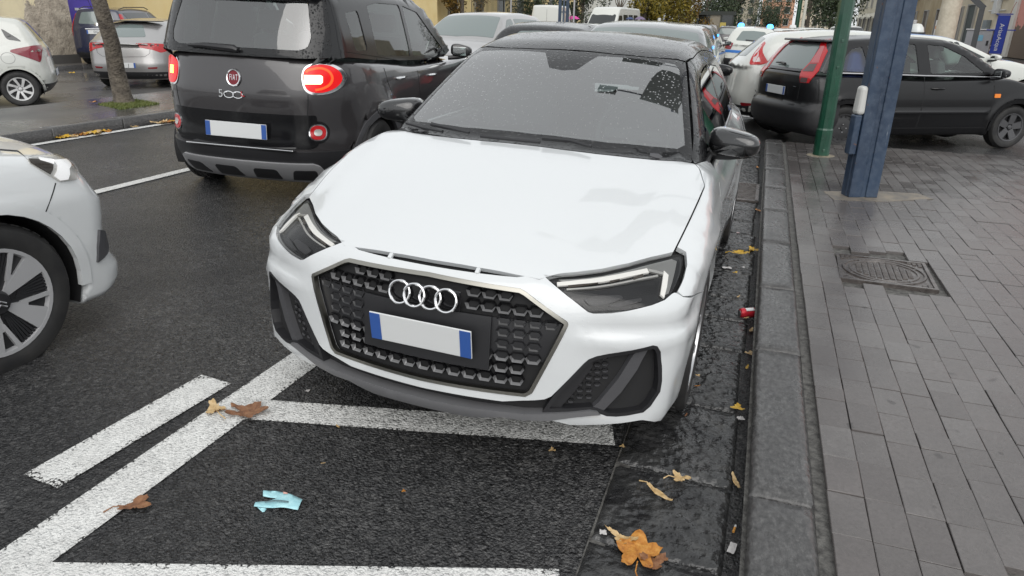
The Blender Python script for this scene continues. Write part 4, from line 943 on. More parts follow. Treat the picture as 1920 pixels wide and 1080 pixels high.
def mpv():                                                      # anthracite family car braking in the lane
    c = mkcar('family_car', -3.83, 4.45, 97.5, 'dark grey tall family car with round lit tail lamps braking in the lane', tail=True,
        L=4.25, fz=[(.15, .2), (.3, .05), (.5, .0), (.75, .03), (.9, .15)], f2=.3, rz=[(.2, 4.06), (.28, 4.15), (.38, 4.215), (.5, 4.235), (.56, 4.235), (.62, 4.225), (.85, 4.235), (1.0, 4.215), (1.14, 4.175), (1.3, 4.08)], r2=.20, r6=.95,
        ty=[(0, .85), (.3, .98), (.9, 1.06), (1.3, 1.05), (2.4, 1.06), (3.4, 1.13), (4.2, 1.165)], tc=.05, wy=[(.1, .80), (.6, .88), (2, .90), (3.6, .905), (4.0, .90), (4.25, .87)],
        wz=[(.2, .06), (.35, .012), (.55, 0), (.75, .003), (.95, .022), (1.1, .055), (1.2, .08)], ws=((.95, 1.06), (1.78, 1.60), .12, .02), rw=((4.20, 1.13), (3.99, 1.62), .10, .012), ry=[(1.5, 1.57), (1.9, 1.64), (2.6, 1.675), (3.4, 1.675), (4.0, 1.65)], rc=.09,
        gz=[(1.0, .845), (1.15, .815), (1.35, .765), (1.55, .705), (1.66, .65), (1.7, .6)], gt=.02, zg=1.05, zgr=.085, kc=.13, kt=.05, kb=.02, kg=.05, kr=.07, zb=.20, yr=2.9, zc=.7, archw=.06, swx=.36, zmir=1.45,
        wheels=[(.87, .325, .385, 0), (3.48, .325, .385, 0)], crease=[lambda x, y, z: -.022*(np.exp(-((np.hypot(y-3.48, z-.325)-.44)/.09)**2)) - .02*np.exp(-((np.hypot(y-.87, z-.325)-.44)/.09)**2)])
    body(c, grey_paint, .05, hollow=True, trim=gplastic)
    holes = [[(1.42, 1.10), (2.1, 1.50), (2.48, 1.555), (2.50, 1.11)], [(2.57, 1.115), (2.55, 1.56), (3.05, 1.565), (3.30, 1.54), (3.33, 1.15)], [(3.50, 1.20), (3.50, 1.50), (3.74, 1.48), (3.72, 1.20)]]
    REAR = [(3.93, 1.52), (3.96, 1.42), (3.99, 1.30), (4.02, 1.20), (4.03, 1.16)]
    rail = [(1.02, 1.08), (1.3, 1.25), (1.6, 1.44), (1.95, 1.605), (2.4, 1.63), (3.0, 1.64), (3.6, 1.63), (3.90, 1.60)]+REAR
    R = greenhouse(c, rail, 3, 7, [(1.02, 1.045), (1.5, 1.06), (2.5, 1.075), (3.4, 1.12), (4.02, 1.145)], holes, grey_paint, glassg, pillar=gloss, wsm=glassg)
    rw = [(0, 1.145), (.5, 1.15)]+R[:6:-1]+[(0, 1.63)]
    q = [c.par('RF', p) for p in rw]; q = q+[(-a, b) for a, b in q[::-1] if abs(a) > 1e-4]; q = q if area(q) > 0 else q[::-1]
    cp = [(-.60, 1.545), (-.615, 1.30), (-.58, 1.225), (-.50, 1.205), (.50, 1.205), (.58, 1.225), (.615, 1.30), (.60, 1.545)]
    cp = [(math.atan2(a, c.L-.1-c.yr)*1.2, b) for a, b in cp]
    c.panel('rear_window_border', 'RF', q, blackp, holes=[cp], grid=.06, r=.02); c.panel('rear_window', 'RF', cp, rearglass, grid=.08, th=0, r=.03, off=-.003)
    sp = [(0, 3.93), (.60, 3.90), (.585, 4.02), (.3, 4.07), (0, 4.085)]
    v = MB(); pts = [(-.64, 3.86), (.64, 3.86), (.62, 4.03), (.3, 4.09), (0, 4.10), (-.3, 4.09), (-.62, 4.03)]
    v.prism(pts, 1.600, 1.632).build('tail_spoiler', blackp, c.root, True, bevel=.012)
    w = MB(); X, n, ex, ez = on_tail(c, 0, 1.19)
    wp = [c.Ps(*zoom(280, 0, 6, [(500, 470), (600, 485), (720, 495), (860, 505), (960, 515)]))][0]
    def loc_(p, sg): return np.array([sg*p[0], p[1], p[2]])
    pts = [c.iw[:3, :3] @ np.array(ray(*uv)) for uv in ()]
    zz = 1.185
    for i, (a, b, r_) in enumerate(((.42, .10, .022), )):
        A = [np.array(on_tail(c, x, z)[0])+np.array(on_tail(c, x, z)[1])*.03 for x, z in ((.40, 1.19), (.25, 1.195), (.10, 1.19), (-.02, 1.185), (-.05, 1.175))]
        w.tube(A, [.010, .020, .026, .028, .016], 8)
    w.build('rear_wiper', plastic, c.root, True)
    # tail lamps
    Z = lambda p: zoom(560, 100, 4.5, p)
    ch = blob(Z([(25, 210), (38, 140), (80, 100), (170, 84), (280, 94), (362, 132), (405, 190), (398, 235), (350, 292), (270, 336), (170, 352), (90, 342), (45, 300)]))
    for o in one(c, 'tail_lamp', 'RF', ch, chrome, off=.006, th=.02, grid=.04):
        sg = 1 if np.mean([v.co.x for v in o.data.vertices]) > 0 else -1
        def add(nm, px, m, off, **kw):
            q = [c.par('RF', p) for p in c.Ps(*px)]; return c.panel(nm, 'RF', [(sg*a, b) for a, b in q], m, off=off, th=.008, grid=.035, parent=o, **kw)
        add('red_lens', blob(Z([(38, 212), (48, 148), (92, 114), (170, 98), (262, 108), (332, 146), (362, 200), (348, 252), (290, 302), (200, 332), (110, 328), (58, 290)])), redlit, .011)
        cpath = [(62, 165), (110, 138), (185, 128), (250, 155), (278, 210), (255, 265), (190, 300), (115, 310), (70, 290)]
        if sg < 0:
            q = [c.par('RF', p) for p in c.Ps(*blob(Z(cpath))[:-6])]; c.panel('lit_ring', 'RF', strip([(sg*a, b) for a, b in q], .017), orangelit, off=.015, th=.003, grid=.03, parent=o)
            add('brake_light', Z([(46, 186), (180, 186), (198, 200), (198, 245), (182, 262), (48, 262)]), whitelit, .019)
        else: c.panel('brake_light', 'RF', [(.535, 1.035), (.59, 1.035), (.59, .975), (.535, .975)], yellowlit, off=.014, th=.004, grid=.03, parent=o)
    for o in one(c, 'bumper_lamp', 'RF', ell(560+166/4.5, 100+668/4.5, 22, 21), gloss, off=.003, th=.006, grid=.04):
        sg = 1 if np.mean([v.co.x for v in o.data.vertices]) > 0 else -1
        for nm, rx, ry, m, of in (('lamp_ring', 76, 70, chrome, .010), ('red_lens', 66, 60, red, .014), ('lamp_core', 34, 30, clearrefl, .018)):
            q = [c.par('RF', p) for p in c.Ps(*Z([(162+rx*math.copysign(abs(math.cos(t))**.8, math.cos(t)), 668+ry*math.copysign(abs(math.sin(t))**.8, math.sin(t))) for t in np.linspace(0, 2*math.pi, 20, endpoint=False)]))]
            c.panel(nm, 'RF', [(sg*a, b) for a, b in q], m, off=of, th=.006, grid=.04, parent=o)
    # tailgate gap, number-plate panel, skid plate with four sockets
    tg = Z([(182, 0), (176, 60), (150, 84)]), Z([(80, 350), (78, 450), (70, 550), (52, 640), (45, 770)])
    seam(c, c.Ps(*zoom(560, 100, 4.5, [(182, -10), (176, 80)])), kind='RF', name='tailgate_gap'); seam(c, c.Ps(*tg[1]), kind='RF', name='tailgate_gap')
    pl_ = [(0, .735), (.66, .735), (.665, .50), (.60, .475), (0, .475)]
    c.panel('plate_recess', 'RF', [(math.atan2(a, 1.32)*1.2, b) for a, b in pl_], gloss, sym=True, off=.004, th=.02, grid=.06, r=.02)
    plate(c, 0, c.L+.012, .60, .52, .115, rad(3))
    st = MB().box((0, 0, 0), (.92, .05, .012)).build('sill_strip', chrome, c.root, bevel=.004); st.location = (0, 4.225, .468)
    lowb = [(0, .452), (.90, .455), (.93, .44), (.90, .27), (.8, .215), (0, .21)]
    c.panel('bumper_lower', 'RF', lowb, plastic, sym=True, off=.012, th=.03, grid=.06, r=.01)
    sk = [(0, .365), (.60, .365), (.66, .35), (.72, .29), (.78, .235), (.70, .205), (.3, .20), (0, .20)]
    s_ = c.panel('skid_plate', 'RF', [(math.atan2(a, 1.32)*1.2, b) for a, b in sk], skidm, sym=True, off=.028, th=.04, grid=.05, r=.02)
    for a in (-.53, -.18, .18, .53):
        q = [(a-.125, .225), (a-.105, .302), (a-.085, .315), (a+.085, .315), (a+.105, .302), (a+.125, .225)]
        c.panel('skid_socket', 'RF', [(math.atan2(u, 1.32)*1.2, b) for u, b in q], plastic, off=.031, th=.004, grid=.05, parent=s_, r=.01)
    # round badge and model name
    m4 = tail_matrix(c, .0, .985, .004)
    b = MB().lathe([(.0, .004), (.046, .004), (.047, .0)], 32).build('badge', mat('badge_red', (.16, .012, .02), .25, metal=.3), c.root, True); b.matrix_local = m4 @ Matrix.Diagonal((1, 1.12, 1, 1))
    MB().lathe([(.046, .002), (.048, .010), (.056, .012), (.061, .004), (.061, 0)], 32).build('badge_ring', chrome, b, True)
    text('FIAT', 'lettering', chrome, b, Matrix.Translation((0, 0, .005)), .042, .002, font_scale=(.68, 1.3, 1), space=1.3)
    m4 = tail_matrix(c, .0, .865, .004)
    lt = []
    o = text('5', 'model_name', chrome, c.root, m4 @ Matrix.Translation((-.112, -.002, 0)), .082, .004)
    for cx in (-.045, .03): MB().tube([(cx+.040*math.cos(t), -.004+.024*math.sin(t), 0) for t in np.linspace(0, 2*math.pi, 21)], .005, 6, cap=False).build('model_digit', chrome, o, True).matrix_local = Matrix.Translation((.112, .002, 0))
    MB().tube([(.062, .024, .003), (.062, -.008, .003), (.085, -.010, .003)], .005, 6).build('model_letter', red, o, True).matrix_local = Matrix.Translation((.112, .002, 0))
    # flanks
    seam(c, [(3.36, 1.13), (3.33, .95), (3.24, .80), (3.12, .70)]); seam(c, [(2.53, 1.08), (2.52, .7), (2.50, .3)]); seam(c, [(1.36, 1.0), (1.34, .6), (1.36, .3)])
    handle(c, 3.02, .955, chrome); handle(c, 2.12, .92, chrome)
    f = [c.Sd(3.72+.115*math.cos(t), .955+.105*math.sin(t)) for t in np.linspace(0, 2*math.pi, 19)]
    c.panel('fuel_flap', 'L', strip([c.par('L', p) for p in f], .005), inner, off=.0015, th=.001, grid=.05)
    c.panel('belt_strip', 'L', strip([c.par('L', c.Sd(y, z)) for y, z in ((1.1, 1.045), (2.0, 1.062), (2.9, 1.10), (4.1, 1.145))], .016), gloss, off=.006, th=.006, mir=True, grid=.08)
    c.panel('side_cladding', 'L', [c.Sd(1.3, .22), c.Sd(1.28, .34), c.Sd(3.06, .34), c.Sd(3.06, .22)], gplastic, off=.006, mir=True, grid=.1)
    for yw in (.87, 3.48): make_wheel(c, yw, .325, .875, .205, 'multi', .21, darkalloy)
    mirror_unit(c, .985, 1.40, 1.13, blackpaint, .22, .16, .16); cabin(c, 1.25, 1.05, (2.0, 2.85), .37, hz=.02)
    MB().tube([(-.85, 2.0, .2), (.85, 2.0, .2)], .01).build('floor_bar', inner, c.root)
    return c
def supermini_left():                                            # nose of the white car at the left edge
    c = mkcar('white_supermini', -3.765, 2.70, 89, 'white car nose with lit headlight and two-tone wheel at the left edge', z=.062,
        L=4.0, fz=[(.14, .16), (.2, .05), (.26, .0), (.31, -.005), (.36, .02), (.42, .045), (.5, .05), (.58, .035), (.64, .03), (.70, .06), (.80, .12), (.90, .22), (.98, .36)], f2=.30, f6=.10, rz=[(.2, 3.9), (.5, 4.0), (1, 3.9)],
        ty=[(0, .80), (.15, .85), (.35, .925), (.7, .985), (1.1, 1.03), (1.4, 1.0), (4, 1.03)], tc=[(0, .10), (.5, .11), (1.2, .08)], wy=[(0, .84), (.5, .868), (.9, .872), (3.4, .87), (4, .8)],
        wz=[(.15, .05), (.22, .02), (.35, .01), (.5, 0), (.68, .0), (.8, .022), (.9, .05), (1.0, .10)], ws=((1.1, 1.02), (1.8, 1.47), .15, .01), rw=((3.9, 1.0), (3.6, 1.45), .1, .01), ry=[(1.6, 1.45), (2.2, 1.56), (3.4, 1.52)], gz=[(.95, .79), (1.3, .68), (1.55, .58)],
        kc=.075, kt=.055, zb=.19, yf=1.25, wheels=[(.845, .335, .405, 0), (3.385, .335, .405, 0)], archw=.05,
        crease=[lambda x, y, z: -.008*np.exp(-((np.hypot(y-.845, z-.335)-.50)/.14)**2)+.012*np.exp(-((z-.60)/.02)**2)*(1-ss(y, .2, .4))*0])
    body(c, mat('clean_white_paint', (.62, .635, .64), .25, coat=1.), .035)
    Z = lambda p: zoom(0, 240, 3.858, p)
    hl = Z([(195, 228), (240, 213), (380, 206), (445, 191), (500, 235), (535, 290), (553, 374), (430, 391), (350, 345), (280, 300), (215, 260)])
    for o in one(c, 'headlight', 'FF', hl, clearrefl, off=.004, th=.01, grid=.04):
        sg = 1 if np.mean([v.co.x for v in o.data.vertices]) > 0 else -1
        def add(nm, px, m, off):
            q = [c.par('FF', p) for p in c.Ps(*px)]; return c.panel(nm, 'FF', [(sg*a, b) for a, b in q], m, off=off, th=.004, grid=.03, parent=o)
        add('lamp_shade', Z([(205, 230), (270, 232), (380, 270), (360, 335), (285, 295), (220, 256)]), mat('lamp_brown', (.05, .04, .03), .2), .008)
        add('low_beam', Z([(385, 240), (470, 232), (492, 300), (485, 375), (430, 382), (385, 350)]), headlit, .009)
        add('position_light', Z([(275, 222), (385, 240), (380, 268), (285, 240)]), headlit, .010)
        add('lamp_gap', hl, lens, .013)
    one(c, 'bonnet_gap', 'T', Z([(-60, 150), (0, 154), (130, 164), (190, 222), (196, 228), (128, 172), (0, 162), (-60, 158)]), inner, off=.002, th=.001)
    seam(c, c.Ps(*Z([(402, 398), (372, 500), (338, 590), (312, 650)])), kind='FF', name='bumper_gap', w=.004)
    one(c, 'parking_sensor', 'FF', ell(133, 445.5, 2.6, 3.2, 10), gloss, off=.003, th=.003)
    ik = Z([(707, 735), (745, 748), (772, 830), (770, 882), (697, 970), (700, 860)])
    one(c, 'side_intake', 'FF', ik, gplastic, off=.012, th=.03, grid=.04)
    c.panel('front_grille', 'FF', [(0, .62), (.55, .62), (.58, .38), (0, .38)], plastic, off=.003, sym=True, grid=.06)
    c.panel('under_lip', 'FF', [(0, .20), (.7, .20), (.9, .235), (.9, .215), (0, .205)], plastic, off=-.004, sym=True, grid=.06)
    plate(c, 0, .03, .45, .52, .11, 0)
    seam(c, [(1.30, .95), (1.27, .6), (1.25, .25)]); 
    for yw in (.845, 3.385): make_wheel(c, yw, .335, .862, .21, 'blade', .232, mat('blade_silver', (.45, .45, .46), .35, metal=.3))
    for i in range(2):
        for sg in (1, -1): MB().tube([(0, -.022, .004-.016*i), (.004, 0, .018-.016*i), (0, .022, .004-.016*i)], .004, 6).build('wheel_badge', satin, c.root).location = (sg*.864, .845, .328)
    c.panel('windscreen', 'T', [(0, 1.12), (.70, 1.22), (.56, 1.8), (0, 1.74)], darkglass, off=.004, sym=True, grid=.08)
    c.panel('side_window', 'L', [c.Sd(1.5, 1.03), c.Sd(2.0, 1.40), c.Sd(3.2, 1.42), c.Sd(3.4, 1.05)], darkglass, off=.004, mir=True, grid=.08)
    return c
def black_hatch():                                                # side-on at the pavement corner
    c = mkcar('hatchback', .11, 10.66, 27.5, 'black five-door hatchback parked across the corner behind the green post and the blue post', tail=True, z=-.035, roll=0,
        L=3.92, fz=[(.15, .14), (.25, .04), (.45, 0), (.6, .02), (.75, .1)], rz=[(.2, 3.78), (.26, 3.86), (.36, 3.905), (.50, 3.91), (.56, 3.88), (.62, 3.85), (.8, 3.85), (.95, 3.83), (1.05, 3.78)], r2=.10, r6=.26,
        ty=[(0, .70), (.2, .78), (.6, .88), (1.0, .955), (1.3, .95), (2.2, .935), (3.2, .975), (3.9, .985)], tc=.06, wy=[(0, .79), (.5, .835), (2, .84), (3.3, .836), (3.6, .82), (3.92, .77)],
        wz=[(.2, .045), (.3, .015), (.45, .0), (.6, 0), (.75, .008), (.88, .035), (.97, .07)], ws=((.86, .95), (1.62, 1.375), .13, .02), rw=((3.82, .96), (3.50, 1.385), .12, .014), ry=[(1.5, 1.36), (1.9, 1.425), (2.5, 1.445), (3.1, 1.425), (3.6, 1.37)], rc=.09,
        gz=[(.9, .79), (1.0, .765), (1.2, .69), (1.35, .62), (1.45, .55)], gt=.015, kc=.11, kt=.05, kb=.02, kg=.05, kr=.06, zb=.19, yr=2.6, zc=.6, archw=.05, swx=.36, zmir=1.27,
        wheels=[(.785, .29, .345, 0), (3.27, .29, .345, 0)], crease=[lambda x, y, z: -.012*np.exp(-((z-.50)/.02)**2)*(y > 1.2)*(y < 2.9)-.016*np.exp(-((np.hypot(y-3.27, z-.29)-.385)/.05)**2)-.016*np.exp(-((np.hypot(y-.785, z-.29)-.385)/.05)**2)])
    body(c, dullblack, .05, hollow=True)
    rail = [(.95, .97), (1.2, 1.13), (1.5, 1.29), (1.72, 1.365), (2.1, 1.40), (2.6, 1.405), (3.1, 1.38), (3.44, 1.335), (3.52, 1.22), (3.60, 1.10), (3.65, 1.0)]
    holes = [[(1.33, 1.0), (1.62, 1.20), (1.92, 1.325), (2.16, 1.345), (2.13, .985)], [(2.30, .985), (2.33, 1.345), (2.8, 1.335), (3.02, 1.32), (2.92, .995)], [(2.99, .998), (3.09, 1.31), (3.24, 1.275), (3.38, 1.13), (3.44, 1.01)]]
    R = greenhouse(c, rail, 3, 7, [(.95, .945), (1.5, .96), (2.2, .95), (3.2, .975), (3.64, .98)], holes, dullblack, glassg, wsm=glassg)
    q = [c.par('RF', p) for p in [(0, .985), (.4, .985)]+R[:6:-1]+[(0, 1.355)]]; q = q+[(-a, b) for a, b in q[::-1] if abs(a) > 1e-4]; q = q if area(q) > 0 else q[::-1]
    Z = lambda p: zoom(1400, 40, 3.692, p)
    cp = [(math.atan2(a, 1.1)*1.2, b) for a, b in ((-.46, 1.315), (-.52, 1.03), (-.48, 1.015), (.48, 1.015), (.52, 1.03), (.46, 1.315))]
    c.panel('rear_window_border', 'RF', q, mat('hatch_grey', (.05, .05, .055), .25), holes=[cp], grid=.06); c.panel('rear_window', 'RF', cp, paleglass, grid=.08, th=0, r=.03, off=-.003)
    for o in one(c, 'tail_lamp', 'RF', Z([(538, 128), (583, 124), (562, 205), (500, 342), (430, 428), (372, 424), (381, 345), (440, 285), (505, 190)]), red, off=.008, th=.015, grid=.04):
        sg = 1 if np.mean([v.co.x for v in o.data.vertices]) > 0 else -1
        for nm, px, m in (('clear_lens', Z([(520, 175), (545, 172), (500, 290), (445, 290)]), mat('pink_lens', (.42, .10, .11), .12, coat=.5)), ('smoked_lens', Z([(440, 296), (490, 296), (462, 350), (388, 348)]), mat('smoked_lens', (.09, .05, .05), .12, coat=.5)), ('low_lens', Z([(378, 390), (425, 392), (418, 424), (373, 422)]), mat('smoked_lens', (.09, .05, .05), .12))):
            qq = [c.par('RF', p) for p in c.Ps(*px)]; c.panel(nm, 'RF', [(sg*a, b) for a, b in qq], m, off=.011, th=.003, grid=.04, parent=o)
    v = MB().prism([(-.56, 3.42), (.56, 3.42), (.52, 3.56), (0, 3.60), (-.52, 3.56)], 1.355, 1.385).build('tail_spoiler', mat('hatch_grey'), c.root, True, bevel=.012)
    MB().box((0, 3.565, 1.362), (.22, .03, .022)).build('high_brake_light', red, c.root, bevel=.004)
    w = MB(); A = [np.array(on_tail(c, x, z)[0])+np.array(on_tail(c, x, z)[1])*.025 for x, z in ((-.03, 1.04), (.1, 1.055), (.28, 1.05))]; w.tube(A, [.022, .014, .008], 8).build('rear_wiper', plastic, c.root, True)
    c.panel('rear_bumper', 'RF', [(0, .545), (.62, .545), (.74, .60), (.98, .60), (.98, .36), (.9, .20), (0, .20)], plastic, sym=True, off=.010, th=.02, grid=.06, r=.03)
    plate(c, 0, c.L-.055, .72, .52, .11, 0); text('1.4', 'model_name', satin, c.root, tail_matrix(c, -.47, .80), .05) if False else None
    MB().box((0, 0, 0), (.06, .006, .012)).build('model_name', chrome, c.root).matrix_local = tail_matrix(c, -.47, .79) @ Matrix.Rotation(math.pi/2, 4, 'X')
    seam(c, [(2.22, .96), (2.21, .6), (2.22, .28)]); seam(c, [(1.20, .94), (1.17, .6), (1.18, .28)]); seam(c, [(2.95, .98), (2.90, .7), (2.84, .55)]); seam(c, [(1.18, .285), (2.9, .285)])
    seam(c, c.Ps(*Z([(372, 425), (350, 540)])), kind='RF', name='tailgate_gap')
    c.panel('side_moulding', 'L', strip([c.par('L', c.Sd(y, .50)) for y in np.linspace(1.2, 2.88, 8)], .03), plastic, off=.006, th=.006, mir=True, grid=.1)
    c.panel('belt_strip', 'L', strip([c.par('L', c.Sd(y, z)) for y, z in ((1.1, .945), (2.2, .96), (3.4, .985))], .012), satin, off=.005, th=.005, mir=True, grid=.08)
    handle(c, 2.02, .80, dullblack, .2); handle(c, 2.78, .82, dullblack, .2)
    c.panel('side_repeater', 'L', [c.Sd(1.08, .735), c.Sd(1.17, .735), c.Sd(1.17, .685), c.Sd(1.08, .685)], amber, off=.008, mir=True, r=.01)
    make_wheel(c, .785, .29, .82, .18, 'plain', .185, mat('worn_hubcap', (.12, .12, .125), .4, metal=.6)); make_wheel(c, 3.27, .29, .82, .18, 'steel', .185, mat('steel_rim', (.03, .03, .032), .5))
    mirror_unit(c, .90, 1.22, 1.0, plastic, .17, .14, .14); cabin(c, 1.05, .93, (1.75, 2.55), .35)
    o = MB().box((0, 0, 0), (.5, .5, .3), taper=.8).build('blue_bag', mat('blue_cloth', (.02, .045, .25), .7), c.root, bevel=.08, seg=3); o.location = (-.4, 3.0, 1.1)
    return c

AUDI = hatch(); mpv(); supermini_left(); black_hatch()

# ---------------------------------------------------------------- cars farther off
def pos(u, zc, z):
    """ground position seen in column u at depth zc"""
    a = FW*zc+(u-960)/F_PX*zc*RT; t = (z-H_CAM-a[2])/(UP[2]); p = O+a+t*UP; return float(p[0]), float(p[1])
def preset(L, W, H, cow=(1.0, .98), belt=.95, hz=.80, wst=1.75, rwt=None, oh=.84, wb=2.52, r=.31, tumb=1., rslope=.1, rzt=None, **k):
    rwt = rwt or L-.45
    d = dict(L=L, fz=[(.15, .13), (.28, .03), (.45, 0), (hz-.12, .04), (hz, .14), (hz+.1, .3)], f2=.26, f6=.18, rz=rzt or [(.2, L-.16), (.33, L-.04), (.5, L), (.62, L-.015), (belt-.1, L-.05), (belt+.05, L-.10), (belt+.3, L-.2)], r2=.14, r6=.40,
        ty=[(0, hz-.1), (.12, hz-.03), (cow[0]*.6, hz+.09), (cow[0], cow[1]), (cow[0]+.45, belt), (L-.8, belt+.03), (L, belt+.03)], tc=.06,
        wy=[(0, W-.06), (.6, W-.005), (L*.5, W), (L-.7, W-.005), (L, W-.07)], wz=[(.18, .05), (.3, .012), (.45, 0), (.65, 0), (belt-.14, .018), (belt-.02, .055), (belt+.05, .09)],
        ws=((cow[0]-.05, cow[1]-.01), (wst, H-.055), .13, .014), rw=((L-.08, belt), (rwt, H-.07), .11, .012), ry=[(wst-.25, H-.09), (wst, H-.045), ((wst+rwt)/2, H), (rwt, H-.055)], rc=.09,
        gz=[(belt-.08, W-.045), (belt+.06, W-.085), (belt+.25, W-.085-.08*tumb), (H-.1, W-.085-.18*tumb), (H, W-.085-.24*tumb)], gt=.015, kc=.10, kt=.05, kb=.02, kg=.06, kr=.07, zb=.19, yr=L-1.3, zc=.62, wheels=[(oh, r, r+.06, 0), (oh+wb, r, r+.06, 0)], ztop=H+.1, swx=.35)
    d.update(k); d['_'] = (L, W, H, cow, belt, hz, wst, rwt, oh, wb, r); return d
def simple(name, x, y, head, label, paint, P_, tail=True, z=None, wheel='multi', rim=None, res=.075, roof=None, lamps=None, front=None, wind=None, glassm=None, pl=None, mirror=None, handles=True, cat='car', group=None, low=None, rail=False):
    P_ = dict(P_); L, W_, H, cow, belt, hz, wst, rwt, oh, wb, r = P_.pop('_'); gm = glassm or darkglass
    c = mkcar(name, x, y, head, label, cat, tail=tail, z=z, group=group, **P_)
    body(c, paint, res, liner=True); n = c.panel
    n('windscreen', 'T', [(0, cow[0]+.06), (W_*.80, cow[0]+.16), (W_*.66, wst-.0), (0, wst-.05)], gm, off=.004, sym=True, grid=.09, r=.04)
    t0 = H-.135
    for w in (wind or [[(cow[0]+.42, belt+.05), (wst+.12, t0-.02), (oh+wb*.52, t0), (oh+wb*.52, belt+.05)], [(oh+wb*.56, belt+.05), (oh+wb*.56, t0), (rwt-.25, t0-.02), (L-.62, belt+.10)]]):
        n('side_window', 'L', [c.Sd(*p) for p in w], gm, off=.004, mir=True, grid=.08, r=.05)
    n('rear_window', 'RF', [(0, belt+.07), (.50, belt+.08), (.44, H-.15), (0, H-.13)], paleglass if gm is darkglass else gm, off=.004, sym=True, grid=.08, r=.05)
    for q, m in (lamps or [([(.50, .90), (.72, .92), (.80, .74), (.56, .72)], red)]): n('tail_lamp', 'RF', q, m, off=.008, mir=True, grid=.05, r=.03)
    for q, m in (front or [([(.42, hz-.10), (.78, hz-.02), (.86, hz-.02), (.84, hz-.13), (.52, hz-.19)], clearrefl)]): n('headlight', 'FF', q, m, off=.006, mir=True, grid=.05, r=.02)
    n('grille', 'FF', [(0, hz-.16), (.36, hz-.16), (.30, hz-.30), (0, hz-.32)], plastic, off=.004, sym=True, grid=.07)
    n('bumper_lower', 'RF', [(0, .36), (.8, .36), (.9, .22), (0, .21)], low or plastic, off=.006, sym=True, grid=.08)
    plate(c, 0, L+.006, pl[1] if pl else .52, .52, .11, 0, txt=pl[0] if pl else None); plate(c, 0, -.008, .42, .52, .11, 0)
    mid = oh+wb*.54
    seam(c, [(mid, belt), (mid-.01, .6), (mid, .3)]); seam(c, [(cow[0]+.32, belt-.02), (cow[0]+.3, .6), (cow[0]+.3, .3)])
    if handles: handle(c, mid-.14, belt-.14, paint if mirror is None else plastic); 
    for yw in (oh, oh+wb): make_wheel(c, yw, r, W_-.012, .19, wheel, r*.66, rim or alloy)
    mirror_unit(c, W_+.06, cow[0]+.36, belt+.07, mirror or paint, .18, .13, .13)
    return c
zL = .0
# silver hatch behind the tree
x, y = pos(240, 15.2, zL)
gi = simple('silver_hatchback', x, y, 110, 'silver hatchback with broad red tail lamps parked behind the slim tree', silver, preset(4.35, .895, 1.46, belt=1.0, wst=1.9, rwt=3.55, wb=2.63, oh=.9, r=.325), z=zL, res=.06, pl=('E       J', .50), low=plastic,
    lamps=[([(.30, .88), (.30, .95), (.58, .95), (.80, .94), (.93, .90), (.86, .80), (.72, .76), (.58, .82)], red), ([(.44, .46), (.62, .47), (.60, .43), (.45, .43)], mat('dark_red', (.2, .01, .015), .2))],
    wind=[[(1.45, 1.03), (2.0, 1.30), (2.5, 1.32), (2.5, 1.05)], [(2.58, 1.06), (2.58, 1.32), (3.1, 1.29), (3.42, 1.17), (3.30, 1.10)]])
v = MB().prism([(-.62, 3.50), (.62, 3.50), (.56, 3.70), (0, 3.74), (-.56, 3.70)], 1.385, 1.405).build('tail_spoiler', gloss, gi.root, True, bevel=.008)
seam(gi, [gi.cast('RF', np.array([[s_, z_]]))[0][0] for s_, z_ in ((.55, .93), (.52, .75), (.42, .68), (.0, .67))], kind='RF', name='tailgate_gap')
# dark blue estate by the wall
x, y = pos(192, 20.3, .13)
la = simple('estate_car', x, y, 112, 'dark blue estate car parked against the old wall behind the silver hatchback', navy, preset(4.2, .86, 1.60, belt=1.06, wst=1.8, rwt=3.98, wb=2.51, r=.31, hz=.85, rzt=[(.2, 4.06), (.33, 4.16), (.5, 4.2), (.7, 4.19), (1.0, 4.15), (1.3, 4.06), (1.6, 3.95)]), z=.13, res=.065, pl=('DG', .92),
    lamps=[([(.62, 1.42), (.72, 1.40), (.84, .85), (.72, .80)], red)])
MB().box((0, 0, 0), (.62, .03, .025)).build('chrome_strip', chrome, la.root, bevel=.006).location = (0, 4.16, 1.0)
b = MB().lathe([(0, .006), (.045, .006), (.055, 0)], 16).build('badge', chrome, la.root, True); b.matrix_local = tail_matrix(la, 0, 1.12, .004)
MB().tube([(.45, 3.3, 1.55), (.45, 3.55, 2.0)], .006, 6).build('aerial', plastic, la.root)
for sg in (1, -1): MB().tube([(sg*.56, 1.9, 1.56), (sg*.58, 2.2, 1.62), (sg*.58, 3.5, 1.60), (sg*.56, 3.8, 1.54)], .013, 6).build('roof_rail', plastic, la.root, True)
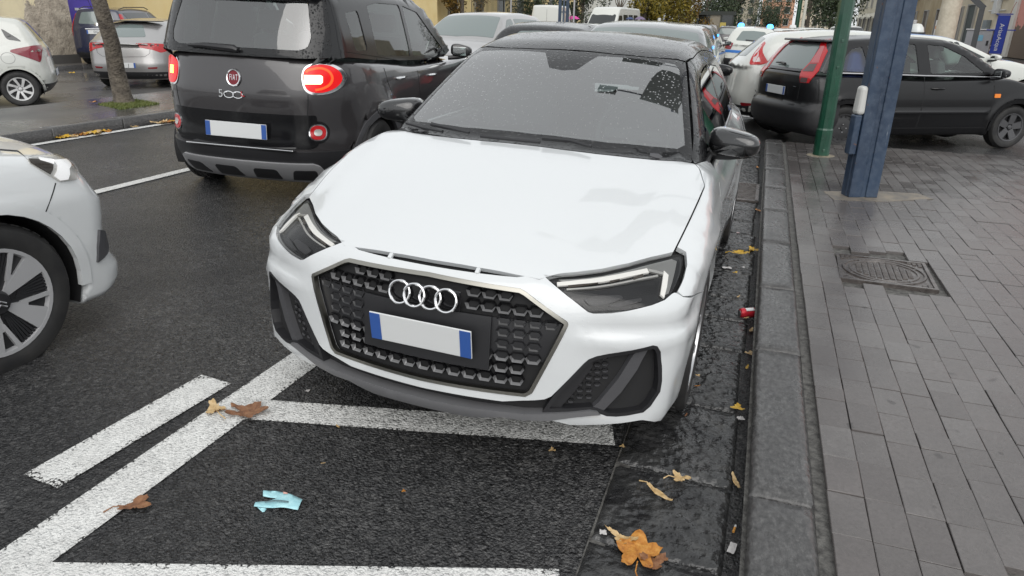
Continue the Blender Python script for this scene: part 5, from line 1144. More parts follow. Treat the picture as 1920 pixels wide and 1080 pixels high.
# small white hatch at far left, tail to the right
hx, hy = gz(46, 199, zL)[:2]; hd = rad(228); P_ = preset(3.67, .84, 1.50, belt=.98, wst=1.62, rwt=3.32, wb=2.385, oh=.74, r=.29)
nx_, ny_ = math.cos(hd), math.sin(hd); cx, cy = hx+.80*ny_*1, hy-.80*nx_*1                        # axle centre: the left wheel is the one in view
ca = (hx-.80*(-ny_), hy-.80*nx_); tx, ty_ = ca[0]-nx_*.545, ca[1]-ny_*.545
i1 = simple('city_car', tx, ty_, 228, 'white small hatchback with dark red lamp cut off by the left edge', white2, P_, z=zL, res=.05, wheel='twist', rim=mat('bright_alloy', (.6, .6, .6), .35, metal=.5),
    lamps=[([(.50, 1.0), (.72, 1.0), (.86, .96), (.98, .93), (1.0, .90), (.86, .82), (.70, .72), (.62, .84)], mat('dark_red_lens', (.2, .01, .025), .15, coat=.6))], wind=[[(1.32, 1.02), (1.75, 1.34), (2.2, 1.36), (2.2, 1.04)], [(2.27, 1.05), (2.27, 1.36), (2.75, 1.33), (2.95, 1.10)], [(3.08, 1.10), (3.02, 1.28), (3.22, 1.13), (3.30, 1.06)]])
f = [i1.Sd(3.05+.10*math.cos(t), .80+.09*math.sin(t)) for t in np.linspace(0, 2*math.pi, 19)]
for sg in (1, -1): i1.panel('fuel_flap', 'L', strip([i1.par('L', p) for p in f], .006), mat('seam_grey', (.2, .2, .2), .6), off=.0015, th=.001, grid=.05, mir=True); break
seam(i1, [(2.62, 1.0), (2.60, .8), (2.50, .62)], mat('seam_grey'))
# queue in the lane and row behind the white hatchback
x, y = pos(990, 10.2, .08)
c = simple('black_car', x, y, 91, 'black hatchback queuing ahead of the dark grey family car, roof in view', blackp, preset(4.2, .89, 1.44, belt=.98, wst=1.8, rwt=3.7, r=.32, wb=2.6), z=.08, res=.065)
x, y = pos(1060, 15.5, .07)
c = simple('white_car', x, y, 91, 'white car farther up the queue, only its roof and rear window showing', white2, preset(4.0, .86, 1.43, belt=.96, wst=1.75), z=.07)
x, y = pos(806, 12.6, .135)
c = simple('silver_car', x, y, -93, 'silver car facing us beyond the dark grey family car, near the railings', silver, preset(4.4, .90, 1.56, belt=1.02, wst=1.85, hz=.85, cow=(1.05, 1.04), wb=2.65, r=.33), tail=False, z=.135, res=.065, glassm=paleglass)
x, y = pos(935, 24, .135)
c = simple('silver_car', x, y, -84, 'pale silver car behind the first silver one, roof just showing', silver, preset(4.2, .88, 1.50, belt=.98), tail=False, z=.135)
x, y = pos(905, 27, .135)
su = simple('grey_crossover', -1.40, 6.95, -89, 'grey crossover parked nose out right behind the white hatchback', greyp2, preset(4.4, .90, 1.53, belt=1.0, wst=1.75, hz=.92, cow=(1.0, 1.05), wb=2.62, oh=.88, r=.34, tumb=.9), tail=False, res=.06, glassm=paleglass, mirror=gloss)
x, y = pos(1270, 17.5, 0)
c = simple('dark_car', x, y, 90, 'black car in the lane right of the grey crossover with one red lamp showing', blackpaint, preset(4.0, .87, 1.49, belt=.98), res=.065, lamps=[([(.62, 1.22), (.70, 1.22), (.76, .95), (.66, .92)], red)])
x, y = pos(1359, 39, 0)
yc = simple('dark_small_car', x, y, 90, 'dark small car with one lit orange lamp far down the lane', grey_paint, preset(3.5, .78, 1.42, belt=.90, rwt=3.3, wb=2.2, r=.28), lamps=[([(.52, .95), (.70, .95), (.72, .75), (.54, .74)], mat('orange_lamp_lit', (.8, .2, .02), .2, emis=(1, .25, .04), es=1.2))])
# local police car with beacons
x, y = pos(1399, 22.0, 0)
pc = simple('police_car', x, y, 90, 'white police hatchback with blue stripe and lit blue beacons on the roof', white2, preset(4.0, .875, 1.49, belt=.98, wst=1.7, wb=2.54), res=.06, lamps=[([(.52, .98), (.74, .98), (.78, .80), (.56, .78)], mat('dark_red_lens'))])
pc.panel('blue_band', 'RF', [(0, .77), (.90, .77), (.90, .69), (0, .69)], mat('police_blue', (.03, .16, .5), .4), off=.007, sym=True, grid=.07)
text('POLIZIA', 'lettering', platew, pc.root, tail_matrix(pc, 0, .73, .016), .085, .002)
pc.panel('bumper_pad', 'RF', [(.42, .52), (.72, .52), (.80, .30), (.36, .30)], plastic, off=.012, mir=True, grid=.06, r=.05)
pc.panel('tail_wiper', 'RF', [(-.25, 1.07), (.2, 1.09), (.2, 1.06), (-.25, 1.04)], plastic, off=.02, grid=.06)
for sg in (1, -1):
    o = MB().lathe([(0, .12), (.06, .115), (.10, .07), (.11, .0)], 14).build('beacon', bluelit, pc.root, True); o.location = (sg*.46, 2.2, 1.46)
    MB().box((0, 0, -.02), (.26, .2, .05)).build('beacon_base', plastic, o)
MB().box((0, 2.2, 1.475), (1.0, .12, .05)).build('light_bar', plastic, pc.root, bevel=.01); MB().tube([(.0, 2.9, 1.45), (.0, 2.92, 1.66)], .008, 6).build('aerial', plastic, pc.root)
# white hatch half hidden by the black one
pu = simple('white_hatchback', -.60, 12.45, 9, 'white hatchback with tall lamp and cracked bumper beside the black hatchback', white2, preset(4.03, .845, 1.49, belt=1.0, wst=1.72, rwt=3.45, wb=2.51, oh=.83, r=.31), z=-.02, res=.05, lamps=[([(.60, 1.30), (.70, 1.28), (.92, 1.0), (.86, .97), (.74, .96)], red), ([(.63, 1.24), (.68, 1.24), (.84, 1.01), (.76, 1.0)], mat('pale_lens', (.6, .5, .5), .15, coat=.5)), ([(.70, .40), (.84, .40), (.84, .36), (.72, .35)], mat('dark_red'))])
seam(pu, [pu.cast('RF', np.array([[s_, z_]]))[0][0] for s_, z_ in ((.86, .60), (.90, .52), (.88, .44), (.93, .38))], kind='RF', name='bumper_crack')
# blue and white patrol car behind
x, y = pos(1918, 14.5, -.04)
bl = simple('patrol_car', x, y, 24, 'light blue and white patrol car parked beyond the black hatchback, dome on roof', white2, preset(4.6, .89, 1.45, belt=.98, wst=2.25, hz=.85, cow=(1.3, 1.02), wb=2.7), tail=False, z=-.04, res=.06)
bl.panel('blue_bonnet', 'T', [(0, .12), (.60, .22), (.68, 1.2), (0, 1.15)], mat('patrol_blue', (.16, .30, .62), .3, coat=.8), off=.004, sym=True, grid=.08)
bl.panel('blue_roof', 'T', [(0, 1.95), (.5, 1.95), (.5, 3.5), (0, 3.6)], mat('patrol_blue'), off=.004, sym=True, grid=.08)
for yy in (2.2, 2.75):
    o = MB().lathe([(0, .17), (.07, .16), (.12, .10), (.14, .03), (.14, 0)], 16).build('roof_dome', white2, bl.root, True); o.location = (.0, yy+.5, 1.46); MB().lathe([(0, .01), (.17, .01), (.17, -.03), (0, -.03)], 16).build('dome_base', plastic, o, True)
for i, (u, d, hd, lb, pt, H_) in enumerate(((1466, 33, 85, 'dark car with a red lamp just right of the police hatchback', blackpaint, 1.45), (1505, 30, -75, 'white taxi with a roof sign among the far cars', white2, 1.46), (1548, 36, -70, 'white car beside the far green lamp post', white2, 1.5), (1610, 40, -75, 'white van-like car far right of the posts', white2, 1.62), (1325, 60, 90, 'grey car far ahead near the trees', silver, 1.45), (1395, 75, 90, 'silver car far up the street', silver, 1.42), (1440, 60, 90, 'dark grey car far up the street beyond the police hatchback', grey_paint, 1.44))):
    x, y = pos(u, d, 0)
    o = simple('distant_car', x, y, hd, lb, pt, preset(4.1, .87, H_, belt=.95), tail=hd > 0, res=.10, handles=False)
    if 'taxi' in lb: MB().box((0, 2.2, H_+.07), (.3, .14, .13), taper=.8).build('taxi_sign', platew, o.root, bevel=.02)
# vans
def van(name, x, y, head, label, L, W_, H, nose, tail, z=.1, glazed=False):
    c = mkcar(name, x, y, head, label, 'van', tail=tail, z=z, L=L, fz=[(.2, .1), (.4, .0), (.8, .02), (1.0, .1)], rz=[(.2, L-.05), (1, L), (2.4, L-.06)], r2=.02, r6=.02, ty=[(0, .9), (.3, 1.05), (nose, 1.25), (nose+.5, 1.2), (L, 1.2)], tc=.05, wy=W_, wz=[(.2, .03), (.5, 0), (1.2, .02)],
        ws=((nose-.05, 1.22), (nose+.75, H-.2), .12, .01), rw=((L-.02, 1.2), (L-.10, H), .02, .0), ry=[(nose, H-.3), (nose+.8, H-.08), (nose+1.4, H), (L, H-.02)], rc=.04, gz=[(1.1, W_-.02), (1.6, W_-.05), (H, W_-.14)], gt=0, kr=.12, zc=1.0, ztop=H+.1, wheels=[(.9, .34, .40, 0), (L-1.0, .34, .40, 0)])
    body(c, white2, .09); n = c.panel
    n('windscreen', 'T', [(0, nose+.05), (W_*.85, nose+.13), (W_*.78, nose+.66), (0, nose+.62)], darkglass, off=.006, sym=True, grid=.1)
    n('door_window', 'L', [c.Sd(nose+.35, 1.3), c.Sd(nose+.75, 1.85), c.Sd(nose+1.3, 1.85), c.Sd(nose+1.3, 1.3)], darkglass, off=.006, mir=True, grid=.1)
    if glazed:
        for i in range(3): a = nose+1.5+i*.95; n('cabin_window', 'L', [c.Sd(a, 1.35), c.Sd(a, 1.9), c.Sd(a+.8, 1.9), c.Sd(a+.8, 1.35)], darkglass, off=.006, mir=True, grid=.1, r=.05)
    n('headlight', 'FF', [(.6, .95), (.95, 1.0), (.95, .78), (.65, .78)], clearrefl, off=.006, mir=True, grid=.06); n('front_grille', 'FF', [(0, .85), (.5, .85), (.5, .6), (0, .6)], plastic, off=.006, sym=True, grid=.1)
    n('tail_lamp', 'RF', [(W_*.62, 1.2), (W_*.69, 1.2), (W_*.69, .8), (W_*.62, .8)], red, off=.008, mir=True, grid=.06); 
    seam(c, [(L, 1.0), (L, 2.2)], kind='RF') if False else None
    n('door_split', 'RF', [(-.006, .4), (.006, .4), (.006, H-.25), (-.006, H-.25)], inner, off=.004, th=0, grid=.1); n('door_lock', 'RF', [(.03, 1.15), (.10, 1.15), (.10, 1.1), (.03, 1.1)], plastic, off=.02, grid=.1)
    for yw in (.9, L-1.0): make_wheel(c, yw, .34, W_-.02, .2, 'steel', .2, darkalloy)
    mirror_unit(c, W_+.08, nose+.5, 1.45, plastic, .16, .12, .26); return c
x, y = pos(1023, 41, .1); van('panel_van', x, y, 96, 'plain white panel van seen from behind beside the blue mast', 5.2, .98, 2.36, 1.0, True)
x, y = pos(1112, 42, .1); van('minibus', x, y, -99, 'white high-roofed minibus facing us behind the pink umbrella', 5.8, 1.0, 2.36, .9, False, glazed=True)

# ---------------------------------------------------------------- posts on the pavement
gp = empty('street_post', (.745, 8.99, .082), .2, 'dark green round steel post in front of the black hatchback', 'post')
gm_ = speckle(mat('green_enamel', (.008, .06, .032), .3, coat=.5), (.006, .05, .028), (.012, .075, .042), 6., .08, 30., (.22, .4))
MB().lathe([(.0, 0), (.092, 0), (.092, .30), (.084, .32), (.082, 5.2), (0, 5.2)], 12).build('shaft', gm_, gp)
for zz in (.07, 1.0, 1.28): MB().box((.0, -.092 if zz < .5 else -.083, zz), (.03, .014, .03)).build('bolt', gm_, gp, bevel=.003)
cl = MB(); cl.lathe([(0, .010), (.12, .008), (.155, .002), (.17, -.004)], 14).build('cement_collar', speckle(mat('cement', (.2, .17, .12), .7), (.13, .11, .08), (.3, .26, .19), 18., .4, 40.), gp, True)
bp = empty('gantry_post', (.945, 6.86, .082), .33, 'thick weathered blue steel post of paired channels standing in the pavers', 'post')
blue = mat('blue_enamel', (.035, .07, .13), .4)
k = N(blue); p = k.pos(); k.to('Base Color', k.mix(k.ramp(k.noise(p, 16., 6, .7), k.g((.42, 0), (.78, .5))), k.ramp(k.noise(k.pos((1, 1, .25)), 6., 5), [(.3, (.016, .030, .058)), (.65, (.028, .050, .090))]), (.09, .12, .165))); bc = k.b.inputs['Base Color'].links[0].from_socket; bc = k.mix(k.ramp(k.noise(p, 12., 7, .75), k.g((.64, 0), (.68, .8))), bc, (.13, .055, .025)); bc = k.mix(k.ramp(k.noise(k.pos((9, 9, 1.2)), 4., 5, .7), k.g((.66, 0), (.70, .45))), bc, (.28, .31, .35)); k.to('Base Color', bc)
k.to('Roughness', k.ramp(k.noise(p, 8., 4), k.g((.3, .28), (.7, .55)))); k.to('Normal', k.bump(k.noise(p, 40., 4), .15, .004))
ch = MB()
for sx in (-.075, .075): ch.box((sx, 0, 4.6), (.108, .16, 9.2))
ch.build('channel', blue, bp, bevel=.010)
MB().box((0, .0, 4.6), (.045, .13, 9.2)).build('web', blue, bp); MB().box((-.128, .02, 4.6), (.012, .10, 9.2)).build('edge_flange', blue, bp, bevel=.004)
for nm_, px0, px1, z0_, z1_ in (('sign_board', -.28, 1.20, 5.7, 8.95), ('traffic_camera', -1.62, -1.05, 8.52, 8.82), ('direction_board', -1.12, -.42, 4.6, 5.2)):
    o = MB().box(((px0+px1)/2, 0, (z0_+z1_)/2), (px1-px0, .05 if 'board' in nm_ else .22, z1_-z0_)).build(nm_, mat('sign_dark', (.02, .028, .026), .6), bp, bevel=.01); o.location = (-.0, -.12, 0); o.matrix_parent_inverse = Matrix.Rotation(-.33, 4, 'Z') @ Matrix.Translation((-.945, .0, -.082))
for z_, x_ in ((8.66, -1.1), (4.9, -.5)):
    o = MB().tube([(x_, 0, z_), (.95, 0, z_)], .03, 8).build('sign_arm', blue, bp); o.location = (0, -.08, 0); o.matrix_parent_inverse = Matrix.Rotation(-.33, 4, 'Z') @ Matrix.Translation((-.945, 0, -.082))
o = MB().box((-.165, -.02, .55), (.06, .10, .34)).build('junction_box', blue, bp, bevel=.012)
o = MB().box((-.155, -.02, .84), (.075, .12, .24), taper=.86).build('white_housing', mat('old_white_plastic', (.5, .5, .48), .4), bp, bevel=.03, seg=3)
MB().prism([(-.3, -.18), (.1, -.22), (.62, -.10), (.60, .12), (.2, .20), (-.26, .15)], .0, .003).build('cement_patch', speckle(mat('cement_flush', (.16, .14, .12), .5), (.09, .085, .08), (.24, .2, .15), 6., .3, 40.), bp)
def pole(name, u, zc, r, h, m, label, z=0, cat='post', parts=True, r2=None):
    x, y = pos(u, zc, z); o = empty(name, (x, y, z), 0, label, cat); MB().lathe([(0, 0), (r*1.6, 0), (r*1.6, .25), (r, .3), (r2 or r, h), (0, h)], 12).build('shaft', m, o, True); MB().lathe([(r*2.2, 0), (r*2.2, .04), (r*1.5, .05)], 12).build('foot', m, o, True); return o
pole('lamp_post', 1488, 55, .16, 9, gm_, 'green lamp post before the big dark tree on the right'); pole('thin_pole', 1497, 42, .09, 8, mat('cream_paint', (.55, .55, .48), .5), 'thin cream pole leaning past the green lamp post')
pole('column', 1759, 31, .42, 7, speckle(mat('cream_concrete', (.5, .45, .36), .7), (.46, .41, .32), (.6, .55, .45), 4., .2, 30.), 'thick cream concrete column behind the black hatchback roof', r2=.36)
m_ = pole('mast', 1054, 36, .05, 6, blue, 'blue lattice mast in front of the white panel van')
for sx in (-.2, .2): MB().box((sx, 0, 3), (.14, .12, 6)).build('mast_leg', blue, m_)
for zz in (1.2, 2.0, 2.8): MB().box((0, 0, zz), (.4, .06, .05)).build('mast_rung', blue, m_)
grm = mat('galvanised', (.25, .25, .26), .4, metal=.5)
for i, (u, d, h, lb) in enumerate(((957, 45, 5, 'thin grey pole left of the red umbrella'), (1073, 40, 5, 'thin brown pole in front of the pink umbrella'), (1267, 55, 6, 'grey pole among the yellow-leaved trees'), (1213, 52, 5, 'grey pole carrying a dark sign board'))):
    o = pole('sign_pole', u, d, .06, h, grm, lb)
    if 'sign' in lb: MB().box((0, -.08, 3.0), (.5, .04, 1.5)).build('sign_board', mat('sign_back', (.06, .07, .09), .5), o)
for u, d, lb in ((1232, 50, 'white bollard in front of the left yellow tree'), (1247, 58, 'white bollard between the yellow trees'), (1346-50, 60, 'white bollard beside the kiosk')): pole('bollard', u, d, .12, 1.9, platew, lb, cat='bollard')

# ---------------------------------------------------------------- trees
bark = speckle(mat('bark', (.09, .075, .06), .8), (.055, .045, .036), (.16, .135, .105), 9., 1., 26., None, .03)
def leafy(name, m, n, c, r, sz, parent, seed, squash=.8):
    rg = np.random.default_rng(seed); v = []; f = []
    blobs = [(np.array(c)+np.clip(rg.normal(0, .55, 3), -.8, .8)*np.array(r), np.array(r)*rg.uniform(.32, .55)) for _ in range(14)]
    for i in range(n):
        b, br = blobs[rg.integers(len(blobs))]; d = rg.normal(0, 1, 3); d /= np.linalg.norm(d); p = b+d*br*rg.uniform(.55, 1.05)
        a = rg.normal(0, 1, 3); a /= np.linalg.norm(a); e = np.cross(a, rg.normal(0, 1, 3)); e /= np.linalg.norm(e); s_ = sz*rg.uniform(.6, 1.3); k_ = len(v)
        v += [p-a*s_, p+e*s_*.45, p+a*s_, p-e*s_*.45]; f.append((k_, k_+1, k_+2, k_+3))
    return obj(name, v, f, m, parent)
def foliage(nm, cols):
    m = mat(nm, cols[0], .55); k = N(m); ge = k.n('NewGeometry'); k.to('Base Color', k.ramp(ge.outputs['Random Per Island'], [(i/(len(cols)-1), c) for i, c in enumerate(cols)])); return m
fy = foliage('yellow_leaves', [(.05, .055, .008), (.16, .13, .012), (.26, .19, .02), (.10, .09, .012)]); fd = foliage('dark_leaves', [(.012, .022, .010), (.035, .055, .022), (.06, .085, .035)]); fo = foliage('orange_leaves', [(.10, .07, .012), (.22, .12, .02), (.12, .10, .02)])
def tree(u, zc, h, r, m, label, n=2600, sz=.22, trunk=.14, z=0, base=.38, group=None, seed=1):
    x, y = pos(u, zc, z); o = empty('tree', (x, y, z), seed*.7, label, 'tree', group); t = MB(); t.tube([(0, 0, 0), (.05, 0, h*.25), (-.04, .05, h*.5), (0, 0, h*.8)], [trunk*1.25, trunk, trunk*.8, trunk*.3], 9)
    for i in range(6): a = i*1.05; t.tube([(0, 0, h*(.34+.03*i)), (math.cos(a)*r*.4, math.sin(a)*r*.4, h*(.5+.03*i)), (math.cos(a)*r*.75, math.sin(a)*r*.75, h*(.62+.03*i))], [trunk*.5, trunk*.3, trunk*.1], 6)
    t.build('trunk', bark, o, True); leafy('crown', m, n, (0, 0, h*(base+1)/2), (r, r, h*(1-base)/2), sz, o, seed); return o
sx, sy = gz(233, 193, .262)[:2]
o = empty('tree', (sx, sy, .255), 0, 'slim leaning tree with bare trunk in a grassy square on the traffic island', 'tree'); t = MB()
px_ = at(185, 0, sy-.25); t.tube([(.0, 0, -.02), (-.012, 0, .12), (-.03, -.01, .5), ((px_[0]-sx)*.55, -.1, (px_[2]-.26)*.6), (px_[0]-sx, -.25, px_[2]-.26), ((px_[0]-sx)*1.6, -.4, 3.4)], [.165, .13, .118, .108, .10, .08], 12)
t.tube([((px_[0]-sx)*1.3, -.33, 2.6), (-.1, -.5, 3.3), (.5, -.4, 4.1)], [.06, .045, .02], 7); t.build('trunk', bark, o, True); leafy('crown', fy, 700, (-.5, -.4, 4.2), (1.3, 1.2, .9), .13, o, 3)
for i, (u, d, h, r, m, lb) in enumerate(((1205, 52, 5.4, 1.5, fy, 'small yellow-green tree beside the dark sign board'), (1246, 56, 7.0, 2.2, fy, 'yellow-green tree in the middle of the street edge'), (1285, 58, 7.2, 2.0, fo, 'orange-tinged tree beside the dark evergreens'), (1318, 66, 8.5, 2.4, fd, 'dark evergreen tree left of the kiosk roof'), (1372, 74, 9.5, 3.2, fd, 'dark evergreen tree above the kiosk'), (1432, 130, 8.0, 4.2, fd, 'far low dark tree at the end of the street'), (1508, 62, 10.5, 3.6, fd, 'large dark tree behind the green lamp post'), (1552, 72, 9.5, 2.6, fd, 'dark tree partly behind the green post'), (868, 52, 7, 1.6, fo, 'bare-trunked tree by the railings'), (1010, 60, 8, 2.4, fd, 'dark tree above the white panel van'), (1090, 66, 8, 2.2, fd, 'dark tree behind the minibus'))):
    tree(u, d, h, r, m, lb, 7500, .12 if d < 70 else .15, .15, seed=i+5, base=-.02 if m != fo or d > 55 else .3)
x, y = pos(1158, 48, .1); o = empty('bare_tree', (x, y, .1), 0, 'bare pollarded tree in front of the minibus', 'tree'); t = MB(); t.tube([(0, 0, 0), (.03, 0, 1.6), (0, 0, 2.3)], [.12, .1, .13], 8)
for a in range(6): t.tube([(0, 0, 2.2), (.3*math.cos(a*1.05), .3*math.sin(a*1.05), 2.7+.1*(a % 3)), (.55*math.cos(a*1.05), .5*math.sin(a), 3.3+.2*(a % 2))], [.06, .035, .01], 6)
t.build('trunk', bark, o, True)
# grass square at the foot of the slim tree
gm2 = foliage('short_grass', [(.06, .09, .015), (.12, .15, .03), (.16, .16, .05)]); v = []; f = []
q0, q1, q2, q3 = [gz(*a, .263)[:2] for a in ((183, 196), (252, 187), (300, 195), (226, 206))]
for i in range(3600):
    a, b = RO(0, 1), RO(0, 1); p = (q0*(1-a)+q1*a)*(1-b)+(q3*(1-a)+q2*a)*b; h = RO(.012, .04); t = RO(0, 6.3); k_ = len(v); w = .006
    v += [(p[0]-w*math.cos(t), p[1]-w*math.sin(t), .262), (p[0]+w*math.cos(t), p[1]+w*math.sin(t), .262), (p[0]+RO(-.02, .02), p[1]+RO(-.02, .02), .262+h)]; f.append((k_, k_+1, k_+2))
o = obj('grass', v, f, gm2); tag(o, 'short green grass round the foot of the slim tree', 'grass', kind='stuff')

# ---------------------------------------------------------------- walls and buildings
def block(name, x0, x1, y0, y1, z0, z1, m, label=None, cat='building', loc=True):
    o = empty(name, (x0 if abs(x0) < abs(x1) else x1, y0, z0), 0, label, cat) if label else None
    return o
def facade(name, x, y0, y1, z0, h, depth, m, label, cat='building', sgn=1):
    """a block whose street face stands at x; sgn=+1 faces +x"""
    o = empty(name, (x, y0, z0), 0, label, cat); b = MB().box((-sgn*depth/2, (y1-y0)/2, h/2), (depth, y1-y0, h)).build('wall', m, o); o['sgn'] = sgn; return o
def opening(o, y, z, w, h, m, name='window', frame=None, d=.06, sill=True):
    s_ = o['sgn']; f = MB()
    for a, b, ww, hh in ((0, h/2, w+.12, .10), (0, -h/2, w+.12, .10), (-w/2, 0, .10, h), (w/2, 0, .10, h)): f.box((s_*d, y+a, z+b), (.14, ww, hh))
    fr = f.build(name, frame or mat('frame_paint', (.35, .34, .32), .6), o)
    MB().box((s_*.02, y, z), (.05, w, h)).build('pane' if 'window' in name else 'leaf', m, fr)
    if sill and 'window' in name: MB().box((s_*.12, y, z-h/2-.06), (.26, w+.3, .07)).build('sill', mat('sill_stone', (.35, .34, .32), .7), fr)
plaster = mat('old_plaster', (.4, .34, .22), .85)
k = N(plaster); p = k.pos(); a = k.noise(p, .75, 6, .62); st = k.ramp(k.math('ADD', a, k.math('MULTIPLY', k.n('SeparateXYZ', i0=p).outputs[1], .16)), k.g((.74, 0), (.76, 1)))
rub = k.ramp(k.noise(p, 3.2, 7, .72), [(.3, (.20, .17, .14)), (.5, (.46, .40, .32)), (.7, (.62, .55, .45))]); pl_ = k.mix(k.ramp(k.noise(p, 2.3, 6, .7), k.g((.4, 0), (.7, .6))), (.82, .72, .48), (.62, .54, .38))
k.to('Base Color', k.mix(st, pl_, rub)); k.to('Normal', k.bump(k.math('ADD', k.math('MULTIPLY', st, -.6), k.math('MULTIPLY', k.math('MULTIPLY', k.noise(p, 4.5, 6, .7), st), 1.2)), .9, .08))
w = facade('old_wall', -19.95, 13.9, 16.75, .13, 6, .6, plaster, 'peeling plaster wall with exposed rubble stone at upper left', 'wall')
MB().box((.04, 1.42, .12), (.10, 2.85, .26)).build('plinth', mat('dark_plinth', (.09, .085, .08), .7), w)
d = facade('stone_pier', -19.9, 12.35, 13.88, .13, 6, .7, speckle(mat('dark_stone', (.09, .08, .075), .7), (.05, .045, .042), (.14, .125, .115), 1.6, .5, 14.), 'dark stone gate pier left of the peeling wall', 'wall')
MB().box((.04, .75, .35), (.12, 1.55, .7)).build('base_course', mat('dark_plinth'), d)
g_ = empty('old_gate', (-20.1, 12.3, .25), 0, 'pale panelled wooden gate at the top left edge', 'gate')
gw = speckle(mat('pale_wood', (.25, .23, .2), .7), (.18, .16, .14), (.33, .3, .26), 6., .3, 30.)
for j in range(7): MB().box((0, -.2-j*.42, 2.2), (.10, .39, 4.4)).build('board', gw, g_)
for j in range(3): MB().box((.08, -1.5, .8+j*1.3), (.06, 2.9, .12)).build('rail', mat('dark_stone'), g_)
ye = speckle(mat('yellow_stucco', (.8, .62, .3), .8), (.78, .60, .28), (.84, .68, .36), .8, .1, 30.)
yb = facade('yellow_building', -21.5, 19.0, 46, .13, 7.5, 8, ye, 'yellow stucco building with faded scrawl behind the parked estate car')
for j in range(5): opening(yb, 4+j*5, 5.2, 1.3, 1.8, darkglass)
for z_, s_ in ((2.2, 'O Y'), (1.75, 'R S')): text(s_, 'faded_scrawl', mat('faded_red', (.5, .27, .12), .9), yb, Matrix.Translation((.01, 7.3, z_)) @ Matrix.Rotation(math.pi/2, 4, 'Z') @ Matrix.Rotation(math.pi/2, 4, 'X'), .55, .002)
ps = empty('poster_board', (-20.4, 17.75, .13), 0, 'purple notice board with white lines of print beside the peeling wall', 'sign')
MB().box((0, 0, 1.9), (.08, 1.5, 3.2)).build('board', mat('violet_print', (.10, .07, .42), .5), ps)
for j in range(7): MB().box((.05, -.1+.1*(j % 2), 2.5-j*.32), (.012, .95-.2*(j % 3), .07)).build('print_line', platew, ps)
MB().box((.03, .3, 3.9), (.1, 2.6, .9)).build('dark_header', mat('plum', (.08, .02, .05), .6), ps)
fn = empty('railings', (-19.6, 47.5, .25), 0, 'dark iron railings before the far yellow building', 'fence'); im = mat('dark_iron', (.03, .035, .03), .6)
for zz in (.35, 1.5, 2.75): MB().box((0, 8, zz), (.05, 16, .06)).build('rail', im, fn)
for j in range(65): MB().box((0, j*.25, 1.5), (.03, .035, 2.7)).build('bar', im, fn)
yb2 = facade('far_yellow_building', -23.5, 50, 95, .25, 8, 8, ye, 'yellow building standing behind the iron railings')
for j in range(8): opening(yb2, 3+j*5.4, 2.6, 1.6, 2.2, darkglass); 
hg = empty('hedge', (-18.6, 64.5, .25), 0, 'dark screened fence and hedge behind the black umbrella', 'hedge'); MB().box((0, 4, 1.3), (.15, 8, 2.6)).build('screen', mat('brown_screen', (.035, .032, .022), .9), hg); leafy('foliage', fd, 1200, (.3, 4, 1.8), (.6, 4, 1.1), .2, hg, 40)
gb_ = facade('glazed_building', -17, 96, 125, .1, 12, 10, mat('pale_render', (.5, .52, .52), .6), 'pale glazed building beyond the minibus')
for j in range(7):
    for z_ in (2.5, 5.5): opening(gb_, 2.5+j*3.8, z_, 2.6, 2.0, mat('sky_glass', (.3, .4, .44), .1))
# right-hand row
bei = speckle(mat('beige_render', (.6, .53, .41), .8), (.54, .47, .35), (.66, .59, .47), .5, .12, 20.); pk = mat('pink_render', (.52, .22, .18), .85)
k = N(pk); p = k.pos(); st = k.ramp(k.math('ADD', k.noise(p, .55, 6, .6), k.math('MULTIPLY', k.n('SeparateXYZ', i0=p).outputs[2], -.085)), k.g((.36, 0), (.375, 1)))
k.to('Base Color', k.mix(st, k.mix(k.noise(p, .7, 5), (.64, .29, .25), (.56, .25, .21)), (.16, .12, .09))); k.to('Normal', k.bump(st, .5, .05))
wgrey = mat('dark_door', (.05, .065, .065), .5)
pb = facade('pink_building', 13.2, 30, 50.6, 0, 9, 9, pk, 'pink rendered building with damp brown base at the right edge', sgn=-1)
MB().box((-.05, 20.2, 4.5), (.16, .75, 9)).build('white_pilaster', mat('white_render', (.62, .6, .56), .8), pb)
for j in range(3): opening(pb, 4+j*5.5, 5.2, 1.2, 2.0, darkglass)
bb = facade('beige_building', 13.2, 50.7, 68, 0, 10, 9, bei, 'beige building with tall dark door and meter boxes', sgn=-1)
opening(bb, 9.6, 1.55, 2.2, 3.1, wgrey, 'door'); opening(bb, 8.6, 4.3, 4.6, 1.1, darkglass); opening(bb, 13.5, 1.7, 2.6, 2.6, mat('metal_shutter', (.16, .16, .165), .5), 'door')
for y_, z_, w_, h_, m in ((3.2, 2.9, .8, 1.0, platew), (2.2, 4.1, .9, .8, mat('red_box', (.3, .05, .04), .5)), (4.2, 4.1, .9, .8, mat('red_box')), (4.6, 1.5, .9, 1.1, mat('grey_box', (.2, .23, .25), .5))):
    MB().box((-.15, y_, z_), (.28, w_, h_)).build('meter_box', m, bb, bevel=.02)
for z_ in (2.6, 3.2): MB().tube([(-.08, 1.5, z_), (-.08, 5.2, z_)], .03, 6).build('pipe', platew, bb)
ob = facade('ochre_building', 13.2, 68.1, 92, 0, 8, 9, speckle(mat('ochre_render', (.42, .33, .2), .85), (.34, .25, .14), (.5, .42, .28), .4, .2, 10.), 'weathered ochre building with brown doors seen between the posts', sgn=-1)
for j in range(4): opening(ob, 3+j*5.6, 1.5, 1.7, 3.0, mat('brown_door', (.10, .075, .055), .6), 'door'); opening(ob, 3+j*5.6, 5.2, 1.2, 1.8, darkglass)
lb_ = facade('pale_terrace', 13.2, 92.2, 135, 0, 7, 9, speckle(mat('cream_render', (.5, .46, .36), .85), (.44, .4, .3), (.56, .52, .42), .4, .1, 10.), 'cream terrace with pale awnings far along the right side', sgn=-1)
